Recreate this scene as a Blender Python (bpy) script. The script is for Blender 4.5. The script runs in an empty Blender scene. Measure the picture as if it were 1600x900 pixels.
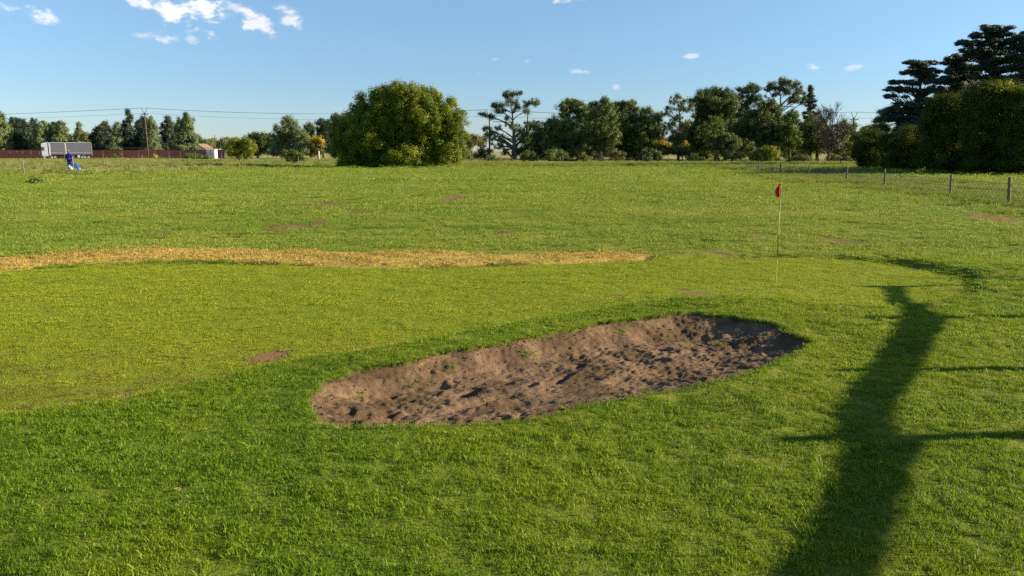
import bpy, bmesh, math, random
import numpy as np
from mathutils import Vector

random.seed(7)
rng = np.random.default_rng(7)
sc = bpy.context.scene
COL = sc.collection

# ------------------------------------------------------------------ camera
F = 1180.0                      # focal length in photo pixels (photo is 1600 wide)
HOR = 236.0                     # row of the horizon in the photo
TH = math.atan((450 - HOR) / F)
EYE = 2.0
cam_d = bpy.data.cameras.new('camera')
cam = bpy.data.objects.new('camera', cam_d)
COL.objects.link(cam)
cam.location = (0, 0, EYE)
cam.rotation_euler = (math.pi / 2 - TH, 0, 0)
cam_d.sensor_width = 36
cam_d.lens = 36 * F / 1600
cam_d.clip_start = 0.05
cam_d.clip_end = 20000
sc.camera = cam

# ------------------------------------------------------------------ world, sun, exposure
SUN_EL = 20.0
SUN_DIR = Vector((1.0, 0.03, 0)).normalized()          # horizontal direction towards the sun
sun_vec = Vector((SUN_DIR.x * math.cos(math.radians(SUN_EL)), SUN_DIR.y * math.cos(math.radians(SUN_EL)), math.sin(math.radians(SUN_EL))))
SKY_STRENGTH = 0.072
SUN_STRENGTH = 5.0
EXPOSURE = 1.22
CLOUD_V = 6.9

sl = bpy.data.lights.new('sun', 'SUN')
so = bpy.data.objects.new('sun', sl)
COL.objects.link(so)
sl.energy = SUN_STRENGTH
sl.angle = math.radians(0.5)
sl.color = (1.0, 0.84, 0.60)
so.rotation_euler = (-sun_vec).to_track_quat('-Z', 'Y').to_euler()
so.location = (60, 0, 40)

def pix_dir(px, py):
    x = (px - 800) / F
    y = (450 - py) / F
    return Vector((x, math.cos(TH) + y * math.sin(TH), -math.sin(TH) + y * math.cos(TH)))

wd = bpy.data.worlds.new('World')
sc.world = wd
wd.use_nodes = True
nt = wd.node_tree
nt.nodes.clear()
W = lambda t: nt.nodes.new(t)
wo = W('ShaderNodeOutputWorld')
bg = W('ShaderNodeBackground')
sky = W('ShaderNodeTexSky')
sky.sky_type = 'NISHITA'
sky.sun_disc = False
sky.sun_elevation = math.radians(SUN_EL)
sky.sun_rotation = math.atan2(SUN_DIR.x, SUN_DIR.y)
sky.altitude = 1300
sky.air_density = 1.0
sky.dust_density = 0.25
sky.ozone_density = 2.0
bg.inputs['Strength'].default_value = SKY_STRENGTH
nt.links.new(bg.outputs[0], wo.inputs[0])
tc = W('ShaderNodeTexCoord')

def wmath(op, a, b=None, c=None):
    n = W('ShaderNodeMath')
    n.operation = op
    for i, v in enumerate((a, b, c)):
        if v is None:
            continue
        if isinstance(v, (int, float)):
            n.inputs[i].default_value = v
        else:
            nt.links.new(v, n.inputs[i])
    return n.outputs[0]

def wdot(vec):
    n = W('ShaderNodeVectorMath')
    n.operation = 'DOT_PRODUCT'
    nt.links.new(tc.outputs['Generated'], n.inputs[0])
    n.inputs[1].default_value = vec
    return n.outputs['Value']

# noise on the sphere of directions, stretched sideways as far clouds are
mp = W('ShaderNodeMapping')
mp.inputs['Scale'].default_value = (1, 1, 2.0)
nt.links.new(tc.outputs['Generated'], mp.inputs[0])
cn = W('ShaderNodeTexNoise')
cn.inputs['Scale'].default_value = 26
cn.inputs['Detail'].default_value = 9
cn.inputs['Roughness'].default_value = 0.62
cn.inputs['Distortion'].default_value = 0.25
nt.links.new(mp.outputs[0], cn.inputs['Vector'])
cn2 = W('ShaderNodeTexNoise')
cn2.inputs['Scale'].default_value = 60
cn2.inputs['Detail'].default_value = 5
nt.links.new(mp.outputs[0], cn2.inputs['Vector'])
nz = wmath('SUBTRACT', wmath('ADD', wmath('MULTIPLY', cn.outputs[0], 1.5), wmath('MULTIPLY', cn2.outputs[0], 0.5)), 1.0)
# px, py, half width, half height (photo pixels), tilt, strength
clouds = [(30, 20, 24, 9, 8, .75), (62, 25, 16, 13, 10, .95), (240, 3, 60, 10, 5, .95), (308, 17, 38, 25, 8, 1.5), (280, 6, 44, 16, 5, 1.4),
          (360, 18, 26, 15, 10, .5), (392, 33, 24, 12, 25, 1.0), (408, 38, 16, 12, 40, .8), (445, 12, 14, 5, 0, .55), (456, 28, 16, 12, 20, .8), (464, 30, 10, 9, 0, .9), (258, 58, 14, 7, 0, .7), (225, 58, 18, 4, 0, .25),
          (300, 62, 8, 6, 0, .45), (753, 114, 13, 4.5, 0, .4), (780, 93, 16, 3, 0, .35), (822, 97, 7, 3, 0, .35), (882, 111, 30, 4, 2, .45),
          (968, 137, 8, 4, 0, .3), (1090, 85, 18, 3.5, -3, .5), (1272, 106, 18, 5, 3, .6), (1338, 106, 16, 3.5, -4, .3), (1040, 119, 20, 4, 0, .35),
          (672, 137, 18, 7, 0, .5), (885, 2, 26, 6, 0, .8), (1075, 119, 14, 3, 0, .3), (138, 3, 12, 3, 0, .4), (545, 168, 30, 4, 0, .25),
          (1720, 40, 60, 14, 0, .8), (700, -120, 120, 30, 3, 1.3), (1500, -160, 130, 30, -4, 1.2)]
total = None
lowsum = None
for (px, py, rw, rh, tilt, st) in clouds:
    d = pix_dir(px, py).normalized()
    r = Vector((d.y, -d.x, 0)).normalized()
    u = r.cross(d)
    a = math.radians(-tilt)
    rr = r * math.cos(a) + u * math.sin(a)
    uu = u * math.cos(a) - r * math.sin(a)
    du = wmath('MULTIPLY', wdot(rr), F / rw / 1.15)
    dv = wmath('MULTIPLY', wdot(uu), F / rh / 1.15)
    q = wmath('ADD', wmath('MULTIPLY', du, du), wmath('MULTIPLY', dv, dv))
    front = wmath('GREATER_THAN', wdot(d), 0.5)
    m = wmath('SUBTRACT', 1.0, q)
    m = wmath('MAXIMUM', m, -3.0)
    m = wmath('ADD', wmath('MULTIPLY', m, 0.42), wmath('MULTIPLY', nz, 2.7))
    m.node.use_clamp = True
    m = wmath('MULTIPLY', wmath('MULTIPLY', m, m), wmath('MULTIPLY', front, 1.7 * st))
    m.node.use_clamp = False
    m = wmath('MINIMUM', m, 0.20 + 0.50 * min(st, 1.2))
    total = m if total is None else wmath('MAXIMUM', total, m)
mixc = W('ShaderNodeMix')
mixc.data_type = 'RGBA'
nt.links.new(total, mixc.inputs['Factor'])
tint = W('ShaderNodeMix')
tint.data_type = 'RGBA'
tint.blend_type = 'MULTIPLY'
tint.inputs['Factor'].default_value = 1.0
nt.links.new(sky.outputs[0], tint.inputs['A'])
sxyz = W('ShaderNodeSeparateXYZ')
nt.links.new(tc.outputs['Generated'], sxyz.inputs[0])
air = W('ShaderNodeValToRGB')
air.color_ramp.elements[0].position = 0.0
air.color_ramp.elements[0].color = (0.56, 0.625, 0.79, 1)
air.color_ramp.elements[1].position = 0.35
air.color_ramp.elements[1].color = (0.95, 1.0, 1.05, 1)
e_ = air.color_ramp.elements.new(0.09)
e_.color = (0.66, 0.78, 0.90, 1)
e_ = air.color_ramp.elements.new(0.20)
e_.color = (0.90, 1.00, 1.04, 1)
nt.links.new(sxyz.outputs['Z'], air.inputs[0])
nt.links.new(air.outputs[0], tint.inputs['B'])
nt.links.new(tint.outputs['Result'], mixc.inputs['A'])
mixc.inputs['B'].default_value = (CLOUD_V, CLOUD_V * 0.97, CLOUD_V * 0.96, 1)
nt.links.new(mixc.outputs['Result'], bg.inputs['Color'])

sc.view_settings.view_transform = 'Standard'
sc.view_settings.look = 'None'
sc.view_settings.gamma = 1
sc.view_settings.use_curve_mapping = False
sc.view_settings.exposure = EXPOSURE
sc.render.engine = 'CYCLES'
sc.cycles.max_bounces = 6
sc.cycles.diffuse_bounces = 3
sc.cycles.glossy_bounces = 2
sc.cycles.transmission_bounces = 3
sc.cycles.transparent_max_bounces = 6
sc.cycles.caustics_reflective = False
sc.cycles.caustics_refractive = False
sc.cycles.use_denoising = False
sc.cycles.sample_clamp_indirect = 6

# ------------------------------------------------------------------ helpers
def at(px, py, D):
    """world point on the ray of photo pixel (px,py) at distance D along +Y"""
    d = pix_dir(px, py)
    t = D / d.y
    return Vector((d.x * t, D, EYE + d.z * t))

def gpt(px, py):
    d = pix_dir(px, py)
    t = -EYE / d.z
    return (d.x * t, d.y * t)

def DP(py):
    return gpt(800, py)[1]

def tag(o, label=None, cat=None, group=None, kind=None):
    if label: o['label'] = label
    if cat: o['category'] = cat
    if group: o['group'] = group
    if kind: o['kind'] = kind
    return o

def empty(name, loc=(0, 0, 0), rz=0):
    o = bpy.data.objects.new(name, None)
    o.location = loc
    o.rotation_euler = (0, 0, rz)
    o.empty_display_size = 0.3
    COL.objects.link(o)
    return o

def link_mesh(name, me, parent=None, mat=None, smooth=False):
    o = bpy.data.objects.new(name, me)
    COL.objects.link(o)
    if mat: me.materials.append(mat)
    if parent: o.parent = parent
    if smooth:
        me.polygons.foreach_set('use_smooth', np.ones(len(me.polygons), dtype=bool))
    return o

def np_mesh(name, verts, faces_loops, nper):
    """faces all with nper corners"""
    me = bpy.data.meshes.new(name)
    verts = np.asarray(verts, dtype=np.float32)
    fl = np.asarray(faces_loops, dtype=np.int32).ravel()
    nf = len(fl) // nper
    me.vertices.add(len(verts))
    me.vertices.foreach_set('co', verts.ravel())
    me.loops.add(len(fl))
    me.loops.foreach_set('vertex_index', fl)
    me.polygons.add(nf)
    me.polygons.foreach_set('loop_start', np.arange(nf, dtype=np.int32) * nper)
    me.polygons.foreach_set('loop_total', np.full(nf, nper, dtype=np.int32))
    me.update(calc_edges=True)
    return me

class MB:
    """collects boxes, tubes and prisms for one mesh"""
    def __init__(s): s.v = []; s.f = []
    def box(s, c, sz, rz=0, ry=0):
        b = len(s.v)
        for dx in (-.5, .5):
            for dy in (-.5, .5):
                for dz in (-.5, .5):
                    x, y, z = dx * sz[0], dy * sz[1], dz * sz[2]
                    x, z = x * math.cos(ry) + z * math.sin(ry), -x * math.sin(ry) + z * math.cos(ry)
                    x, y = x * math.cos(rz) - y * math.sin(rz), x * math.sin(rz) + y * math.cos(rz)
                    s.v.append((c[0] + x, c[1] + y, c[2] + z))
        for q in ((0, 1, 3, 2), (4, 6, 7, 5), (0, 4, 5, 1), (2, 3, 7, 6), (0, 2, 6, 4), (1, 5, 7, 3)):
            s.f.append(tuple(b + i for i in q))
    def tube(s, pts, rad, n=6, cap=True):
        pts = [Vector(p) for p in pts]
        if not hasattr(rad, '__len__'): rad = [rad] * len(pts)
        b = len(s.v)
        for i, p in enumerate(pts):
            a = pts[max(i - 1, 0)]; c = pts[min(i + 1, len(pts) - 1)]
            d = (c - a)
            if d.length < 1e-9: d = Vector((0, 0, 1))
            d.normalize()
            ref = Vector((0, 1, 0)) if abs(d.y) < 0.9 else Vector((1, 0, 0))
            u = d.cross(ref).normalized(); w = d.cross(u)
            for k in range(n):
                t = 2 * math.pi * k / n
                q = p + (u * math.cos(t) + w * math.sin(t)) * rad[i]
                s.v.append(tuple(q))
        for i in range(len(pts) - 1):
            for k in range(n):
                k2 = (k + 1) % n
                s.f.append((b + i * n + k, b + i * n + k2, b + (i + 1) * n + k2, b + (i + 1) * n + k))
        if cap:
            s.f.append(tuple(b + k for k in range(n))[::-1])
            s.f.append(tuple(b + (len(pts) - 1) * n + k for k in range(n)))
    def poly(s, pts):
        b = len(s.v)
        s.v += [tuple(p) for p in pts]
        s.f.append(tuple(range(b, b + len(pts))))
    def prism(s, pts, off):
        """extrude polygon pts by vector off"""
        b = len(s.v); n = len(pts)
        s.v += [tuple(p) for p in pts]
        s.v += [tuple(Vector(p) + Vector(off)) for p in pts]
        s.f.append(tuple(b + i for i in range(n)))
        s.f.append(tuple(b + n + i for i in range(n))[::-1])
        for i in range(n):
            j = (i + 1) % n
            s.f.append((b + i, b + j, b + n + j, b + n + i)[::-1])
    def build(s, name, mat, parent=None, smooth=False, bevel=0):
        me = bpy.data.meshes.new(name)
        me.from_pydata(s.v, [], s.f)
        bm = bmesh.new(); bm.from_mesh(me)
        bmesh.ops.recalc_face_normals(bm, faces=bm.faces)
        if bevel:
            bmesh.ops.bevel(bm, geom=list(bm.edges), offset=bevel, segments=2, affect='EDGES', clamp_overlap=True)
        bm.to_mesh(me); bm.free()
        return link_mesh(name, me, parent, mat, smooth)

# ------------------------------------------------------------------ numpy noise
def vnoise(x, y, seed=0):
    xi = np.floor(x); yi = np.floor(y)
    xf = x - xi; yf = y - yi
    u = xf * xf * xf * (xf * (xf * 6 - 15) + 10); v = yf * yf * yf * (yf * (yf * 6 - 15) + 10)
    def h(a, b):
        n = (a.astype(np.int64) * 374761393 + b.astype(np.int64) * 668265263 + seed * 974634777) & 0xFFFFFFFF
        n = ((n ^ (n >> 13)) * 1274126177) & 0xFFFFFFFF
        n = (n ^ (n >> 16)) & 0xFFFF
        return n / 65535.0
    a = h(xi, yi); b = h(xi + 1, yi); c = h(xi, yi + 1); d = h(xi + 1, yi + 1)
    return (a + (b - a) * u) * (1 - v) + (c + (d - c) * u) * v

def fbm(x, y, seed=0, o=4, g=0.5):
    s = 0; a = 1; t = 0
    for i in range(o):
        s = s + a * vnoise(x * 2 ** i, y * 2 ** i, seed + i * 17); t += a; a *= g
    return s / t - 0.5

def sstep(a, b, x):
    t = np.clip((x - a) / (b - a), 0, 1)
    return t * t * (3 - 2 * t)

def sdf(poly, x, y):
    """signed distance to a polygon, negative inside"""
    shp = x.shape
    x = x.ravel(); y = y.ravel()
    d = np.full(x.shape, 1e18); inside = np.zeros(x.shape, dtype=bool)
    n = len(poly)
    for i in range(n):
        ax, ay = poly[i]; bx, by = poly[(i + 1) % n]
        ex, ey = bx - ax, by - ay
        wx, wy = x - ax, y - ay
        t = np.clip((wx * ex + wy * ey) / (ex * ex + ey * ey + 1e-12), 0, 1)
        dd = (wx - ex * t) ** 2 + (wy - ey * t) ** 2
        d = np.minimum(d, dd)
        cond = ((ay > y) != (by > y))
        xc = ax + (y - ay) / (ey if abs(ey) > 1e-12 else 1e-12) * ex
        inside ^= cond & (x < xc)
    d = np.sqrt(d)
    return np.where(inside, -d, d).reshape(shp)

def smooth_poly(pts, it=2):
    for _ in range(it):
        q = []
        for i in range(len(pts)):
            a = pts[i]; b = pts[(i + 1) % len(pts)]
            q.append((a[0] * .75 + b[0] * .25, a[1] * .75 + b[1] * .25))
            q.append((a[0] * .25 + b[0] * .75, a[1] * .25 + b[1] * .75))
        pts = q
    return pts

# outlines read off the photograph, in photo pixels, laid on the ground in metres
BUNKER = smooth_poly([gpt(*p) for p in [(476, 628), (494, 606), (540, 592), (600, 578), (650, 571), (690, 556), (740, 552), (790, 543), (820, 533), (890, 522), (950, 513), (1000, 505), (1060, 498),
    (1110, 499), (1150, 503), (1195, 509), (1225, 519), (1248, 532), (1276, 547), (1262, 556), (1225, 572), (1180, 589), (1125, 607), (1060, 623), (1000, 634), (930, 648), (870, 662), (800, 672), (720, 677), (650, 680), (570, 682), (520, 679), (500, 672)]], 1)
GREEN = smooth_poly([gpt(*p) for p in [(-500, 712), (-200, 676), (0, 652), (150, 637), (250, 615), (330, 598), (400, 580), (480, 564), (560, 553), (700, 530), (850, 500), (960, 486), (1100, 474), (1250, 476), (1380, 486),
    (1480, 474), (1545, 452), (1490, 432), (1400, 411), (1300, 404), (1100, 402), (1020, 406), (850, 414), (640, 419), (430, 414), (250, 412), (100, 418), (0, 424), (-200, 436), (-500, 452)]], 1)
STRAW = [gpt(*p) for p in [(-400, 436), (-200, 421), (0, 406), (60, 402), (130, 396), (200, 392), (250, 390), (330, 390), (400, 391), (470, 393), (520, 396), (580, 398), (640, 394), (700, 396), (760, 400), (850, 399), (930, 397), (1000, 398), (1026, 402),
    (1010, 408), (930, 411), (850, 414), (760, 416), (640, 419), (560, 418), (500, 417), (430, 413), (330, 411), (250, 411), (150, 414), (60, 420), (0, 425), (-200, 446), (-400, 470)]]
# bare soil spots: px, py, half width, half height in pixels, strength
BARE = [(1440, 421, 46, 3, .45), (1500, 452, 30, 4, .5), (422, 557, 30, 9, 1.1), (380, 567, 60, 9, .5), (320, 590, 70, 9, .45), (50, 628, 130, 18, .5), (200, 610, 100, 13, .5), (30, 596, 90, 18, .4), (480, 545, 50, 6, .4), (620, 520, 60, 5, .3), (962, 466, 22, 6, .9), (1088, 463, 36, 5, 1.1), (1060, 452, 22, 4, .7), (1255, 476, 26, 4, .6), (1185, 470, 20, 4, .45),
        (1300, 376, 24, 4, .9), (1183, 371, 14, 3, 1.0), (1225, 400, 18, 3, .5), (710, 310, 30, 3.5, .9), (905, 312, 34, 2.5, .7), (500, 320, 50, 3, .7), (560, 330, 30, 3, .6), (445, 356, 42, 5, .9), (500, 350, 20, 4, .6), (265, 363, 26, 3, .6), (155, 312, 40, 2.5, .5),
        (787, 363, 26, 4, .7), (760, 335, 20, 3, .4), (1050, 368, 22, 3, .5), (1550, 341, 40, 5, .9), (1590, 345, 30, 4, .7), (1120, 392, 20, 2, .3), (1340, 378, 22, 3, .5), (20, 318, 40, 3, .6), (300, 305, 50, 2.5, .4), (880, 372, 40, 3, .35), (620, 352, 30, 3, .3),
        (230, 486, 10, 2.5, .7), (600, 372, 60, 4, .3), (940, 256, 60, 2, .9), (860, 261, 60, 1.5, .6), (1004, 500, 60, 4, .2), (1440, 320, 40, 3, .3), (700, 500, 20, 3, .2), (1245, 320, 20, 2, .3), (650, 298, 40, 2, .35), (980, 340, 30, 2.5, .4), (330, 340, 40, 3, .4)]

def bare_mask(x, y):
    m = np.clip((fbm(x * .45, y * .55, 33, 4, .6) - .245) * 7, 0, .6) * (y > 13) * (y < 70)
    m = np.maximum(m, np.clip((fbm(x * 1.6, y * 1.9, 34, 4, .6) - .215) * 6, 0, .6) * (y > 14) * (y < 60))
    n1 = fbm(x * 3.0, y * 1.3, 31, 4, .6)
    for (px, py, rw, rh, st) in BARE:
        cx, cy = gpt(px, py)
        rx = gpt(px + rw, py)[0] - cx
        ry = (gpt(px, py - rh)[1] - gpt(px, py + rh)[1]) / 2 * (1.7 if py < 400 else 1.15)
        q = ((x - cx) / rx) ** 2 + ((y - cy) / ry) ** 2
        m = np.maximum(m, st * np.clip(1.25 - q, 0, 1) * np.where(q < 1.4, 1, 0) * (0.85 + 1.6 * n1))
    return np.clip(m, 0, 1)

def terrain(x, y):
    """height of the turf (no bunker)"""
    x = np.asarray(x, float); y = np.asarray(y, float)
    far = sstep(14, 60, y)
    z = 0.10 * far * fbm(x / 14, y / 10, 3, 3) + 0.30 * sstep(50, 90, y) * fbm(x / 45, y / 30, 5, 2)
    z += 0.05 * sstep(10, 22, y) * fbm(x / 3.0, y / 2.0, 9, 3)
    z += 0.105 * sstep(13, 18, y) * (1 - sstep(60, 90, y)) * fbm(x * 1.1, y * 1.3, 21, 3, .6)
    z += 0.010 * fbm(x * 3.5, y * 3.5, 22, 3, .6) * (y < 16)
    z += 0.22 * sstep(-22, -42, x) * sstep(40, 62, y) * (1 - sstep(120, 180, y))
    near = np.abs(y) < 24
    g = np.full(x.shape, 1.0)
    g[near] = sdf(GREEN, x[near], y[near])
    lawn = sstep(-0.03, 0.13, g)
    z += lawn * 0.055 * (1 - sstep(12, 20, y))
    z += 0.035 * fbm(x / 1.4, y / 1.2, 12, 3) * sstep(0.0, 1.0, np.clip(g, 0, 2) + 0.25) * (1 - sstep(18, 30, y))
    # swell around the bunker, the cut bank and the humps to the right of the green
    z += 0.07 * np.exp(-(((x - 2.4) / 1.6) ** 2 + ((y - 9.75) / .7) ** 2))
    bx, by = gpt(1440, 424)
    p0 = gpt(1365, 402); p1 = gpt(1500, 434)
    ex, ey = p1[0] - p0[0], p1[1] - p0[1]; le = math.hypot(ex, ey); ex /= le; ey /= le
    tt = (x - p0[0]) * ex + (y - p0[1]) * ey
    dd = (x - p0[0]) * -ey + (y - p0[1]) * ex + .10 * np.sin(tt * 2.6) + .12 * fbm(x * 2, y * 2, 46, 3)
    z += 0.055 * (1 + 1.4 * fbm(x * 2.2, y * 2.2, 47, 3)) * sstep(-.02, .16, dd) * np.exp(-np.clip(dd, 0, 9) / 1.5) * sstep(-.5, .9, tt) * (1 - sstep(le - .3, le + 1.2, tt))
    for (px, py, sx, sy, hh) in [(1600, 458, .9, .30, .05), (1555, 436, 1.4, .5, .05), (1530, 455, .6, .22, .04), (1340, 406, 1.4, .3, .015), (1680, 425, 1.5, .6, .10)]:
        cx, cy = gpt(px, py)
        z += hh * np.exp(-(((x - cx) / sx) ** 2 + ((y - cy) / sy) ** 2)) * (1 + 1.2 * fbm(x * 2.5, y * 3, 44, 3))
    return z

def tz(x, y):
    return float(terrain(np.array([float(x)]), np.array([float(y)]))[0])

def bunk(x, y):
    s = sdf(BUNKER, x, y)
    return s + 0.20 * fbm(x * 2.0, y * 3.0, 8, 5, .62)

def sand_depth(x, y, s):
    farside = sstep(-.25, .25, y - (5.75 + (x + 1.5) * .60))
    d = 0.03 + (0.11 + .03 * farside) * (sstep(0, 0.75, -s) * (1 - farside) + sstep(0, .42, -s) * farside) + 0.02 * sstep(1.2, 3.0, x) * sstep(0.02, 0.5, -s) + .035 * np.exp(-(((x - 2.55) / .5) ** 2 + ((y - 8.6) / .4) ** 2)) * sstep(0, .15, -s)
    return d

# ------------------------------------------------------------------ materials
def new_mat(name):
    m = bpy.data.materials.new(name)
    m.use_nodes = True
    m.node_tree.nodes.clear()
    return m

class NG:
    def __init__(s, m):
        s.t = m.node_tree; s.n = s.t.nodes; s.l = s.t.links
    def __call__(s, t, **kw):
        n = s.n.new(t)
        for k, v in kw.items(): setattr(n, k, v)
        return n
    def set(s, sock, v):
        if isinstance(v, bpy.types.NodeSocket): s.l.new(v, sock)
        else: sock.default_value = v
    def math(s, op, a, b=0.0, c=0.0, clamp=False):
        n = s('ShaderNodeMath', operation=op, use_clamp=clamp)
        s.set(n.inputs[0], a); s.set(n.inputs[1], b)
        if op in ('MULTIPLY_ADD',): s.set(n.inputs[2], c)
        return n.outputs[0]
    def mix(s, f, a, b, mode='MIX'):
        n = s('ShaderNodeMix', data_type='RGBA', blend_type=mode)
        s.set(n.inputs['Factor'], f)
        s.set(n.inputs['A'], a if isinstance(a, bpy.types.NodeSocket) else (*a, 1))
        s.set(n.inputs['B'], b if isinstance(b, bpy.types.NodeSocket) else (*b, 1))
        return n.outputs['Result']
    def noise(s, vec, scale, detail=4, rough=.5, dist=0):
        n = s('ShaderNodeTexNoise')
        n.inputs['Scale'].default_value = scale; n.inputs['Detail'].default_value = detail
        n.inputs['Roughness'].default_value = rough; n.inputs['Distortion'].default_value = dist
        if vec is not None: s.l.new(vec, n.inputs['Vector'])
        return n.outputs[0]
    def attr(s, name):
        n = s('ShaderNodeAttribute'); n.attribute_name = name
        return n.outputs['Fac']
    def ramp(s, f, a, b):
        n = s('ShaderNodeMapRange'); n.interpolation_type = 'SMOOTHSTEP'
        s.set(n.inputs[0], f); n.inputs[1].default_value = a; n.inputs[2].default_value = b
        return n.outputs[0]
    def pos(s, scale=(1, 1, 1)):
        g = s('ShaderNodeNewGeometry')
        m = s('ShaderNodeMapping'); m.inputs['Scale'].default_value = scale
        s.l.new(g.outputs['Position'], m.inputs[0])
        return m.outputs[0]
    def obj(s, scale=(1, 1, 1)):
        g = s('ShaderNodeTexCoord')
        m = s('ShaderNodeMapping'); m.inputs['Scale'].default_value = scale
        s.l.new(g.outputs['Object'], m.inputs[0])
        return m.outputs[0]
    def out(s, sh):
        o = s('ShaderNodeOutputMaterial'); s.l.new(sh, o.inputs[0])
    def bsdf(s, col, rough=.8, spec=.3, metal=0, normal=None):
        b = s('ShaderNodeBsdfPrincipled')
        s.set(b.inputs['Base Color'], col if isinstance(col, bpy.types.NodeSocket) else (*col, 1))
        s.set(b.inputs['Roughness'], rough)
        b.inputs['Specular IOR Level'].default_value = spec
        b.inputs['Metallic'].default_value = metal
        if normal is not None: s.l.new(normal, b.inputs['Normal'])
        return b.outputs[0]
    def bump(s, h, strength=.5, dist=.02):
        b = s('ShaderNodeBump'); b.inputs['Strength'].default_value = strength; b.inputs['Distance'].default_value = dist
        s.l.new(h, b.inputs['Height'])
        return b.outputs[0]

def leaf_shader(g, col, trans=.35, rough=.55, spec=.3, tcol=None):
    b = g.bsdf(col, rough, spec)
    t = g('ShaderNodeBsdfTranslucent')
    tc_ = tcol if tcol is not None else g.mix(.5, col, (.30, .36, .02), 'MIX')
    g.l.new(tc_, t.inputs[0])
    m = g('ShaderNodeMixShader'); m.inputs[0].default_value = trans
    g.l.new(b, m.inputs[1]); g.l.new(t.outputs[0], m.inputs[2])
    return m.outputs[0]

def mat_grass(name, dark, light, yellow, dry=.0, trans=.4, bigscale=.35, brown=False):
    """blade material: dark/light by blade, yellowing in patches over the field"""
    m = new_mat(name); g = NG(m)
    v = g.attr('v'); h = g.attr('h')
    p = g.pos()
    n1 = g.noise(p, bigscale, 4, .6)
    n2 = g.noise(p, bigscale * 7, 3, .6)
    c = g.mix(v, dark, light)
    f = g.math('ADD', g.ramp(n1, .42, .62), g.math('MULTIPLY', g.math('SUBTRACT', n2, .5), 1.1), clamp=True)
    c = g.mix(g.math('MULTIPLY', f, .6), c, yellow)
    n3 = g.noise(g.pos((1, .6, 1)), bigscale * 2.6, 5, .7)
    c = g.mix(g.math('MULTIPLY', g.ramp(n3, .52, .66), .55), c, dark)
    if brown:
        sp_ = g('ShaderNodeSeparateXYZ'); g.l.new(p, sp_.inputs[0])
        bn = g.ramp(g.noise(g.pos((1.1, 1.6, 1)), 1.5, 5, .7), .38, .58)
        zone = g.math('MULTIPLY', g.ramp(sp_.outputs['Y'], 8.4, 5.6), g.ramp(sp_.outputs['X'], .3, -2.0))
        c = g.mix(g.math('MULTIPLY', g.math('MULTIPLY', bn, zone), .85), c, g.mix(v, (.085, .062, .022), (.25, .20, .065)))
    r = g('ShaderNodeObjectInfo').outputs['Random']
    c = g.mix(.35, c, g.mix(r, (.75, .78, .7), (1.25, 1.22, 1.1)), 'MULTIPLY')
    vv = g.ramp(v, .955, .985)
    c = g.mix(g.math('MULTIPLY', vv, dry), c, (.42, .33, .13))
    g.out(leaf_shader(g, c, trans, .5, .25))
    return m

M_LAWN = mat_grass('lawn_blades', (.050, .115, .004), (.205, .355, .008), (.280, .350, .010), .55)
M_GREEN = mat_grass('green_blades', (.210, .270, .012), (.320, .390, .016), (.400, .400, .024), .4, .35, .5, True)
M_FAIR = mat_grass('field_blades', (.105, .180, .018), (.245, .345, .038), (.330, .360, .055), .7, .35, .22)
M_ROUGH = mat_grass('tall_blades', (.070, .125, .018), (.170, .235, .034), (.280, .270, .070), .9, .4, .12)
M_PALE = mat_grass('pale_blades', (.150, .190, .050), (.290, .310, .095), (.420, .370, .150), 1, .35, .1)

def simple(name, col, rough=.7, spec=.3, var=.25, scale=8, metal=0, bump=0):
    m = new_mat(name); g = NG(m)
    n = g.noise(g.obj(), scale, 5, .6)
    c = g.mix(n, tuple(v * (1 - var) for v in col), tuple(min(1, v * (1 + var)) for v in col))
    nm = g.bump(n, bump, .02) if bump else None
    g.out(g.bsdf(c, rough, spec, metal, nm))
    return m

def mat_leaf(name, a, b, trans=.25, tip=None, tipf=.0, spec=.25, rough=.55):
    m = new_mat(name); g = NG(m)
    v = g.attr('v'); w = g.attr('w')
    c = g.mix(v, a, b)
    if tip is not None:
        c = g.mix(g.math('MULTIPLY', g.ramp(w, .5, .8), tipf), c, tip)
    g.out(leaf_shader(g, c, trans, rough, spec))
    return m

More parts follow.
